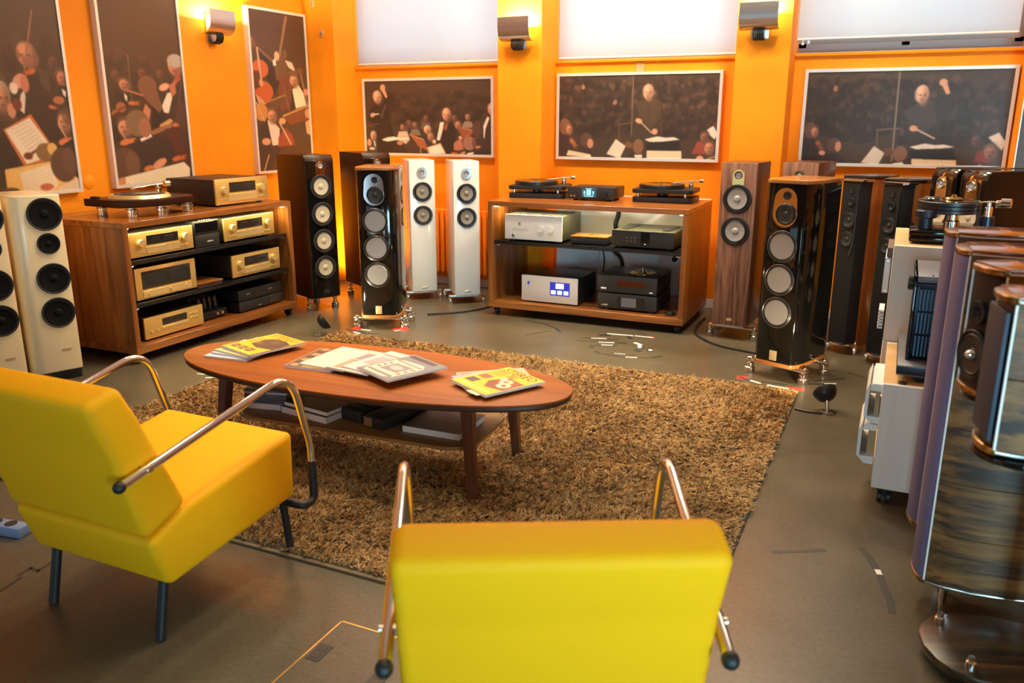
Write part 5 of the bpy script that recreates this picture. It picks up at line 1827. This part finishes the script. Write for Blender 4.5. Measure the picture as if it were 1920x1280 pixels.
# ------------------------------------------------------------------ right side: crates, deck, amplifier
def crate(label, loc, w=.60, d=.66, h=.42, casters=False):
    t = thing('plywood_crate', label, 'crate', loc, 0, 'plywood crates at the right')
    th, z0 = .016, 0.0
    B().b2((0, 0, z0), (w, th, z0 + h), bev=.002, seg=1).done('side_board', M.birch, t)
    B().b2((0, d - th, z0), (w, d, z0 + h), bev=.002, seg=1).done('side_board', M.birch, t)
    B().b2((.0, th, z0 + h - th), (w, d - th, z0 + h - .0005), bev=.001, seg=1).done('top_board', M.birch_top, t)
    B().b2((.0, th, z0), (w, d - th, z0 + th)).done('bottom_board', M.birch_top, t)
    B().b2((w - th, th, z0 + th), (w, d - th, z0 + h - th)).done('back_board', M.birch_top, t)
    B().b2((.02, th, z0 + h * .52), (w - th, d - th, z0 + h * .55)).done('middle_board', M.birch_top, t)
    if casters:
        for x in (.05, w - .06):
            for y in (.045, d - .05):
                c = B().b2((x - .028, y - .022, -.016), (x + .028, y + .022, 0)).b2((x - .024, y - .004, -.05), (x + .024, y + .004, -.012)).done('caster', M.blackm, t)
                for s in (-1, 1):
                    B().cyl((x + s * .016 - .009, y, -.045), .024, .018, Matrix.Rotation(R(90), 4, 'Y'), 20, bev=.003).done('wheel', M.rubber, c)
    return t


ca = crate('plywood crate on casters holding the finned amplifier', (.02, 3.25, .07), d=.66, casters=True)
crate('plywood crate on casters under the one with the turntable', (.0, 3.93, .07), d=.66, casters=True)
cc = crate('upper plywood crate that carries the turntable', (.0, 3.93, .4905), d=.66, h=.425)
# pale metal frames and plates on the open side of the crates
for z, hh, ww, xo in ((.10, .155, .05, -.065), (.262, .15, .05, -.055)):
    b = B()
    mm = T(xo, .012, z) @ Matrix(((1, 0, 0, 0), (0, 0, 1, 0), (0, 1, 0, 0), (0, 0, 0, 1)))
    b.prism([(0, .02), (.012, 0.02), (.012, hh), (0, hh - .03)], 0, .30, m=mm)
    b.prism([(.012, hh - .028), (ww + .012, hh - .028), (ww + .012, hh), (.022, hh)], 0, .30, m=mm)
    b.prism([(0, .02), (.03, -.01), (ww + .012, -.01), (ww + .012, .02)], 0, .30, m=mm)
    f_ = b.done('drawer_frame', M.silverp, ca)
    f_['label'] = 'pale metal frame with an opening'
    B().b2((xo + .034, .05, z + .02), (-.004, .29, z + hh - .03)).done('drawer_box', M.birch_top, f_)
p_ = B().b2((-.028, .02, .21), (-.004, .32, .365), bev=.002).done('screwed_plate', M.silverp, cc)
p_['label'] = 'pale screwed metal plate'
B().b2((-.024, .018, .37), (-.002, .32, .41)).done('dark_tag', mat('brown_tag', (.13, .08, .06), .5), cc)
for z in (.222, .353):
    B().cyl((-.016, .019, z), .004, .003, FACE, 8).done('screw', M.steel, p_)
t = thing('card_stack', 'small stack of white cards showing at the side of the upper crate', 'cards', (-.03, 3.96, .535), 0)
for k in range(6):
    B().b2((0, 0, k * .015), (.022, .15, k * .015 + .010)).done('card', M.paper if k % 2 else M.paper_b, t)
t = thing('feet_puck', 'small black puck on the front edge of the nearest crate', 'puck', (.085, 3.283, .49))
B().lathe([(.017, 0), (.018, .003), (.015, .006), (0, .006)], None, 20).done('puck_body', M.black, t)

# finned amplifier on its slab
t = thing('isolation_slab', 'grey slab on feet under the finned amplifier', 'slab', (.06, 3.30, .49), 0)
B().b2((0, 0, .026), (.42, .54, .066), bev=.003).done('slab_body', M.greyslab, t)
B().b2((-.001, -.001, .030), (.421, .541, .060), bev=.002).done('edge_band', M.blueblk, t)
for x in (.09, .33):
    for y in (.06, .48):
        B().lathe([(.030, 0), (.034, .006), (.034, .02), (.028, .027)], T(x, y, 0), 20).done('foot', M.rubber, t)
t = thing('finned_amplifier', 'dark amplifier with three rows of cooling fins on the grey slab', 'amplifier', (.085, 3.385, .556), 0)
B().b2((.012, .03, .012), (.35, .40, .318), bev=.003).done('chassis', M.blueblk, t)
B().b2((0, 0, 0), (.012, .40, .325), bev=.002).done('front_panel', M.glassblk, t)
B().b2((.0, .0, .300), (.36, .40, .325), bev=.003).done('top_plate', M.greyslab, t)
B().b2((.0, -.004, .285), (.36, .03, .298), bev=.002).done('top_bar', M.blueblk, t)
for r_ in range(3):
    b = B()
    for k in range(27):
        b.b2((.024 + k * .0122, .0, .018 + r_ * .089), (.030 + k * .0122, .032, .098 + r_ * .089))
    b.done('fin_row', M.fin, t)
B().cyl((-.02, .09, .285), .030, .02, Matrix.Rotation(R(90), 4, 'Y'), 24, bev=.003).done('knob', M.rubber, t)
for k in range(8):
    B().cyl((.06 + k * .03, .02, .322), .004, .006, seg=8).done('top_hole', M.black, t)

# turntable on the upper crate
t = thing('thick_platter_turntable', 'gloss black turntable with thick ribbed platter on the upper plywood crate', 'turntable', (.055, 4.02, .916), 0)
B().b2((0, 0, .008), (.40, .38, .032), bev=.006, seg=3).b2((.0, 0, .034), (.40, .38, .058), bev=.006, seg=3).done('plinth', M.blackg, t)
for x in (.04, .36):
    for y in (.04, .34):
        B().cyl((x, y, 0), .02, .01, seg=16).done('foot', M.rubber, t)
B().cyl((.06, .10, .058), .030, .05, seg=20).cyl((.06, .10, .105), .045, .034, seg=24, bev=.004).done('motor_pod', M.blueblk, t)
B().lathe([(.03, .056), (.03, .085), (.022, .09), (.022, .13)], T(.17, .19, 0), 20).done('bearing_column', M.chrome, t)
B().lathe([(.11, .122), (.128, .127), (.128, .139), (.125, .141), (.128, .143), (.128, .156), (.125, .158), (.128, .160), (.128, .173), (.124, .176), (0, .176)], T(.150, .19, 0), 48).done('platter', M.black, t)
B().lathe([(.122, .176), (.122, .179), (0, .180)], T(.150, .19, 0), 48).done('record', M.blackg, t)
B().lathe([(.034, .180), (.036, .183), (.032, .190), (.012, .192), (.010, .202), (0, .203)], T(.165, .19, 0), 28).done('record_clamp', M.brass, t)
B().b2((.045, .12, .180), (.085, .145, .194), bev=.004).done('cartridge_clip', M.chrome, t)
a = arm(t, .300, .14, .158, .10, 165, M.chrome)
B().cyl((.325, .135, .172), .017, .05, Matrix.Rotation(R(90), 4, 'Y'), 18, bev=.003).done('arm_weight', M.chrome, a)
B().cyl((.300, .14, .056), .03, .06, seg=20).done('arm_base', M.blueblk, t)


# ------------------------------------------------------------------ right foreground: lute-shaped walnut speakers
def lute(t, z0, z1, w, d, n, grille, cap_m=None):
    k = w / .22
    side = [(.084, 0.004), (.100, .05), (.108, .12), (.100, .22), (.078, .31), (.045, .37)]
    side = [(x * k, y * d / .38) for x, y in side]
    plan = side + [(-x, y) for x, y in reversed(side)]
    hz = (z1 - z0) / n
    for j in range(n):
        b = B().prism(plan, z0 + j * hz + .0006, z0 + (j + 1) * hz - .0006, bev=.0014, seg=1)
        b.done('plank', M.plank, t)
    for s in (-1, 1):
        B().tube([(s * .0855 * k, .002, z0 + .004), (s * .0855 * k, .002, z1 - .004)], .0026, 8).done('edge_inlay', M.silverp, t)
    B().prism(plan, z0 - .008, z0, bev=.002).done('bottom_strip', M.steel, t)
    B().prism([(x * 1.005, y) for x, y in plan], z1 + .004, z1 + .014, bev=.002).done('top_panel', M.toppanel, t)
    B().prism([(x * 1.0, y) for x, y in plan], z1, z1 + .004).done('top_strip', M.silverp, t)
    arc = [(.082 * k * math.sin(R(a_)), .006 - .034 * k * math.cos(R(a_))) for a_ in range(-90, 91, 12)]
    if grille:
        B().prism(arc, z0 + .006, z1 - .006, bev=.002).done('string_grille', M.grille, t)
    else:
        B().prism([(x, y * .4 + .002) for x, y in arc], z0 + .006, z1 - .006, bev=.002).done('front_baffle', M.grille_b, t)
    B().prism([(x * 1.05, y * 1.08) for x, y in arc], z1 - .004, z1 + .010, bev=.003).done('brass_rim', M.rim, t)
    B().prism([(x * 1.04, y * 1.06) for x, y in arc], z0 - .010, z0 + .006, bev=.002).done('bottom_rim', M.rim, t)
    return plan


M.grille_bl = mat('blue_black_cloth', (0.022, 0.03, 0.055), 0.6)
M.rim = mat('mottled_brass_rim', (0.34, 0.20, 0.075), 0.25, 0.9, vary=.8, vscale=38)


def lute_tower(label, loc, rz):
    t = thing('walnut_lute_tower', label, 'speaker', loc, rz, 'lute-shaped walnut towers')
    lute(t, .105, 1.092, .22, .40, 6, True)
    for x, y in ((-.09, .06), (.09, .06), (-.06, .34), (.06, .34)):
        B().lathe([(.001, 0), (.006, .012), (.010, .03), (.010, .05), (.012, .052), (.012, .096), (0, .097)], T(x, y, 0), 16).done('spike', M.chrome, t)
    return t


def lute_small(label, loc, rz, z0, z1, w=.185, bare=True):
    t = thing('walnut_lute_bookshelf', label, 'speaker', (loc[0], loc[1], z0 - .012), rz, 'lute-shaped walnut bookshelf speakers')
    lute(t, .012, z1 - z0 - .01, w, .30, 2, False)
    if not bare:
        B().b2((-w * .36, -.014, .03), (w * .36, -.004, z1 - z0 - .03), bev=.004).done('cloth_grille', M.grille_bl, t)
        return t
    h = z1 - z0
    driver(t, 'tweeter', 0, h * .64, .030, .014, M.grille_b, y=-.009, ring=M.grille_b)
    dd = driver(t, 'woofer', 0, h * .31, .062, .046, M.cone_dark, y=-.009, ring=M.grille_b)
    B().lathe([(.014, .004), (.010, .016), (.004, .022), (0, .023)], T(0, -.009, h * .31) @ FACE, 18, caps=False).done('phase_plug', M.chrome, dd)
    return t


def lute_stand(label, loc, rz, top):
    t = thing('speaker_stand', label, 'stand', loc, rz, 'stands of the bookshelf speakers')
    side = [(.10, 0), (.145, .05), (.165, .13), (.155, .22), (.115, .31), (.05, .36)]
    plan = [(0, -.03), (.06, -.02)] + side + [(-x, y) for x, y in reversed(side)] + [(-.06, -.02)]
    B().prism(plan, .030, .056, bev=.004).done('base_plate', M.plank_dk, t)
    B().b2((-.035, .25, .058), (.035, .31, top - .014), bev=.008).done('column', M.blackg, t)
    B().prism([(x * .62, y * .8) for x, y in plan], top - .016, top - .002, bev=.003).done('head_plate', M.blackg, t)
    for x, y in ((-.10, .05), (.10, .05), (-.07, .28), (.07, .28)):
        B().lathe([(.001, 0), (.008, .014), (.010, .03)], T(x, y, 0), 14).done('spike', M.chrome, t)
        B().lathe([(.013, .055), (.013, .078), (.009, .082), (.009, .092), (0, .093)], T(x, y, 0), 16).done('stud', M.chrome, t)
    return t


lute_tower('walnut lute-shaped tower with grille tinted violet for daylight, nearer one beside the crate', (.186, 2.615, 0), -88)
lute_tower('walnut lute-shaped tower with grille tinted violet for daylight, farther one almost hidden', (.172, 3.00, 0), -88)
lute_small('walnut bookshelf speaker with black front and bare drivers, in front of the nearer tower', (.216, 2.262), -63, .80, 1.117, .175)
lute_small('walnut bookshelf speaker cut off by the right edge, closest to the camera', (.216, 1.88), -81, .80, 1.127, .165, False)
lute_stand('walnut stand with curved base under the bookshelf speaker before the tower', (.222, 2.275, 0), -70, .788)
lute_stand('walnut stand under the bookshelf speaker closest to the camera', (.216, 1.88, 0), -81, .788)


# ------------------------------------------------------------------ marks, cables and hatches on the floor
def strip(x0, y0, x1, y1, w, m_, name='tape_strip', parent=floor, z=.0009):
    L = math.hypot(x1 - x0, y1 - y0)
    mm = T((x0 + x1) / 2, (y0 + y1) / 2, 0) @ Matrix.Rotation(math.atan2(y1 - y0, x1 - x0), 4, 'Z')
    return B().b2((-L / 2, -w / 2, 0), (L / 2, w / 2, z), m=mm).done(name, m_, parent)


# dark and white strips that mark speaker positions on the bare floor
MARKS = [
    (-2.42, 5.445, -2.25, 5.40, .010, 0), (-2.25, 5.40, -2.12, 5.31, .010, 0), (-2.12, 5.31, -2.055, 5.23, .014, 0), (-2.24, 5.046, -2.136, 5.225, .006, 0),
    (-1.775, 5.25, -1.71, 5.30, .03, 0), (-1.74, 5.32, -1.56, 5.34, .016, 1), (-1.60, 5.345, -1.55, 5.25, .02, 0), (-1.55, 5.345, -1.42, 5.345, .014, 1), (-1.46, 5.365, -1.41, 5.345, .025, 2),
    (-1.86, 5.14, -1.62, 5.20, .010, 0), (-1.80, 5.16, -1.70, 5.19, .011, 1), (-1.87, 5.06, -1.60, 5.12, .008, 0), (-1.72, 5.08, -1.62, 5.11, .012, 1), (-1.60, 5.13, -1.54, 5.12, .018, 0),
    (-1.73, 4.99, -1.72, 4.93, .02, 0), (-1.72, 5.0, -1.58, 5.05, .012, 0), (-1.68, 5.02, -1.61, 5.045, .013, 1), (-1.50, 5.17, -1.44, 5.13, .02, 1), (-1.45, 5.12, -1.43, 5.06, .02, 1), (-1.43, 5.08, -1.40, 5.05, .018, 0),
    (-1.45, 5.0, -1.40, 4.98, .03, 0), (-1.37, 5.07, -1.34, 5.0, .028, 0), (-1.36, 5.05, -1.345, 5.02, .018, 1),
    (-1.67, 4.87, -1.62, 4.82, .012, 0), (-1.62, 4.82, -1.47, 4.81, .012, 0), (-1.56, 4.86, -1.40, 4.88, .007, 0), (-1.54, 4.865, -1.47, 4.872, .008, 1), (-1.47, 4.81, -1.30, 4.86, .010, 0), (-1.45, 4.812, -1.38, 4.832, .011, 1), (-1.30, 4.87, -1.25, 4.93, .022, 0),
    (-.73, 4.70, -.60, 4.61, .012, 0), (-.66, 4.655, -.60, 4.62, .016, 1), (-.60, 4.66, -.46, 4.66, .010, 0), (-.56, 4.61, -.44, 4.59, .014, 1), (-.54, 4.63, -.40, 4.57, .010, 0), (-.74, 4.69, -.68, 4.69, .06, 2), (-.45, 4.60, -.36, 4.61, .05, 2),
    (-.33, 4.80, -.17, 4.92, .010, 0), (-.27, 4.77, -.21, 4.80, .012, 1), (-.36, 4.72, -.24, 4.78, .012, 0), (-.16, 5.05, -.06, 4.98, .008, 0), (-.36, 5.0, -.22, 5.06, .01, 0),
    (-3.46, 4.66, -3.30, 4.64, .012, 0), (-3.36, 4.70, -3.28, 4.70, .010, 1), (-3.30, 4.62, -3.18, 4.64, .010, 0), (-3.12, 4.76, -3.10, 4.80, .012, 1), (-3.44, 4.70, -3.37, 4.71, .06, 2), (-3.16, 4.80, -3.05, 4.83, .06, 2), (-3.37, 4.62, -3.30, 4.60, .010, 1),
    (-3.58, 3.62, -3.52, 3.52, .014, 0), (-3.57, 3.56, -3.50, 3.50, .014, 1), (-3.50, 3.50, -3.46, 3.36, .012, 0), (-3.62, 3.42, -3.48, 3.45, .010, 1), (-3.70, 3.52, -3.62, 3.58, .035, 2), (-3.52, 3.38, -3.42, 3.44, .012, 1),
    (-.267, 2.707, -.10, 2.80, .012, 0),
]
for x0, y0, x1, y1, w, k in MARKS:
    strip(x0, y0, x1, y1, w * (1.5, 1.25, 1)[k], (M.tape_dk, M.tape_wh, M.tape_rd)[k], 'tape_strip', z=(.0008, .0014, .0006)[k])
arc = [(.012, 2.868), (.045, 2.80), (.072, 2.72), (.095, 2.62), (.112, 2.55), (.118, 2.48)]
for p, q in zip(arc, arc[1:]):
    strip(*p, *q, .024, M.tape_dk, 'tape_strip', z=.0008)
strip(.068, 2.735, .076, 2.705, .018, M.tape_wh, 'tape_strip', z=.0016)
for p in (((-2.44, 1.38), (-2.468, 1.508)), ((-2.488, 1.508), (-2.492, 1.562)), ((-2.496, 1.558), (-2.45, 1.556)), ((-2.453, 1.553), (-2.472, 1.655))):
    strip(*p[0], *p[1], .012, M.tape_dk, 'floor_seam', z=.0008)

t = thing('floor_hatch', 'floor hatch with thin brass edge and cable ports beside the front armchair', 'hatch', (-1.372, 1.335, 0), 0)
b = B()
for lo, hi in (((0, .41), (.42, .414)), ((0, 0), (.42, .004)), ((0, 0), (.004, .414)), ((.416, 0), (.42, .414))):
    b.b2((*lo, 0), (*hi, .0012))
b.done('brass_edge', M.brass, t)
B().b2((.004, .004, 0), (.416, .41, .0006)).done('hatch_plate', M.floor, t)
for x, y in ((.012, .225), (.225, .19)):
    p = B().b2((x, y, 0), (x + .045, y + .075, .0022), bev=.001, seg=1).done('cable_port', M.tape_dk, t)
    for k in range(2):
        B().b2((x + .010, y + .010 + k * .034, .0022), (x + .035, y + .034 + k * .034, .0030)).done('port_flap', M.champ_case, p)
t = thing('power_strip', 'blue-grey power strip on the floor behind the left armchair', 'power strip', (-2.93, 1.665, 0), 9)
B().b2((-.22, -.028, 0), (.22, .028, .040), bev=.006).done('strip_body', M.bluepl, t)
for k in range(6):
    B().cyl((-.17 + k * .066, 0, .038), .021, .004, seg=18).done('socket', M.rubber, t)
for nm, lab, pts, r in (
        ('speaker_cable', 'black speaker cable curving over the floor from the walnut speaker', [(-1.22, 6.05, .008), (-1.22, 5.78, .008), (-1.18, 5.52, .008), (-.98, 5.30, .008), (-.70, 5.22, .008), (-.52, 5.15, .008)], .008),
        ('speaker_cable', 'black cable on the floor behind the left gloss black speaker', [(-3.16, 5.28, .007), (-2.98, 5.42, .007), (-2.86, 5.62, .007), (-2.82, 5.9, .007)], .007),
        ('lamp_cord', 'thin dark cord running from the right floor uplight', [(-.235, 4.24, .005), (-.30, 4.23, .005), (-.37, 4.25, .005)], .005)):
    tag(B().tube(smooth_path(pts, .12, 6), r, 8).done(nm, M.rubber), lab, 'cable')
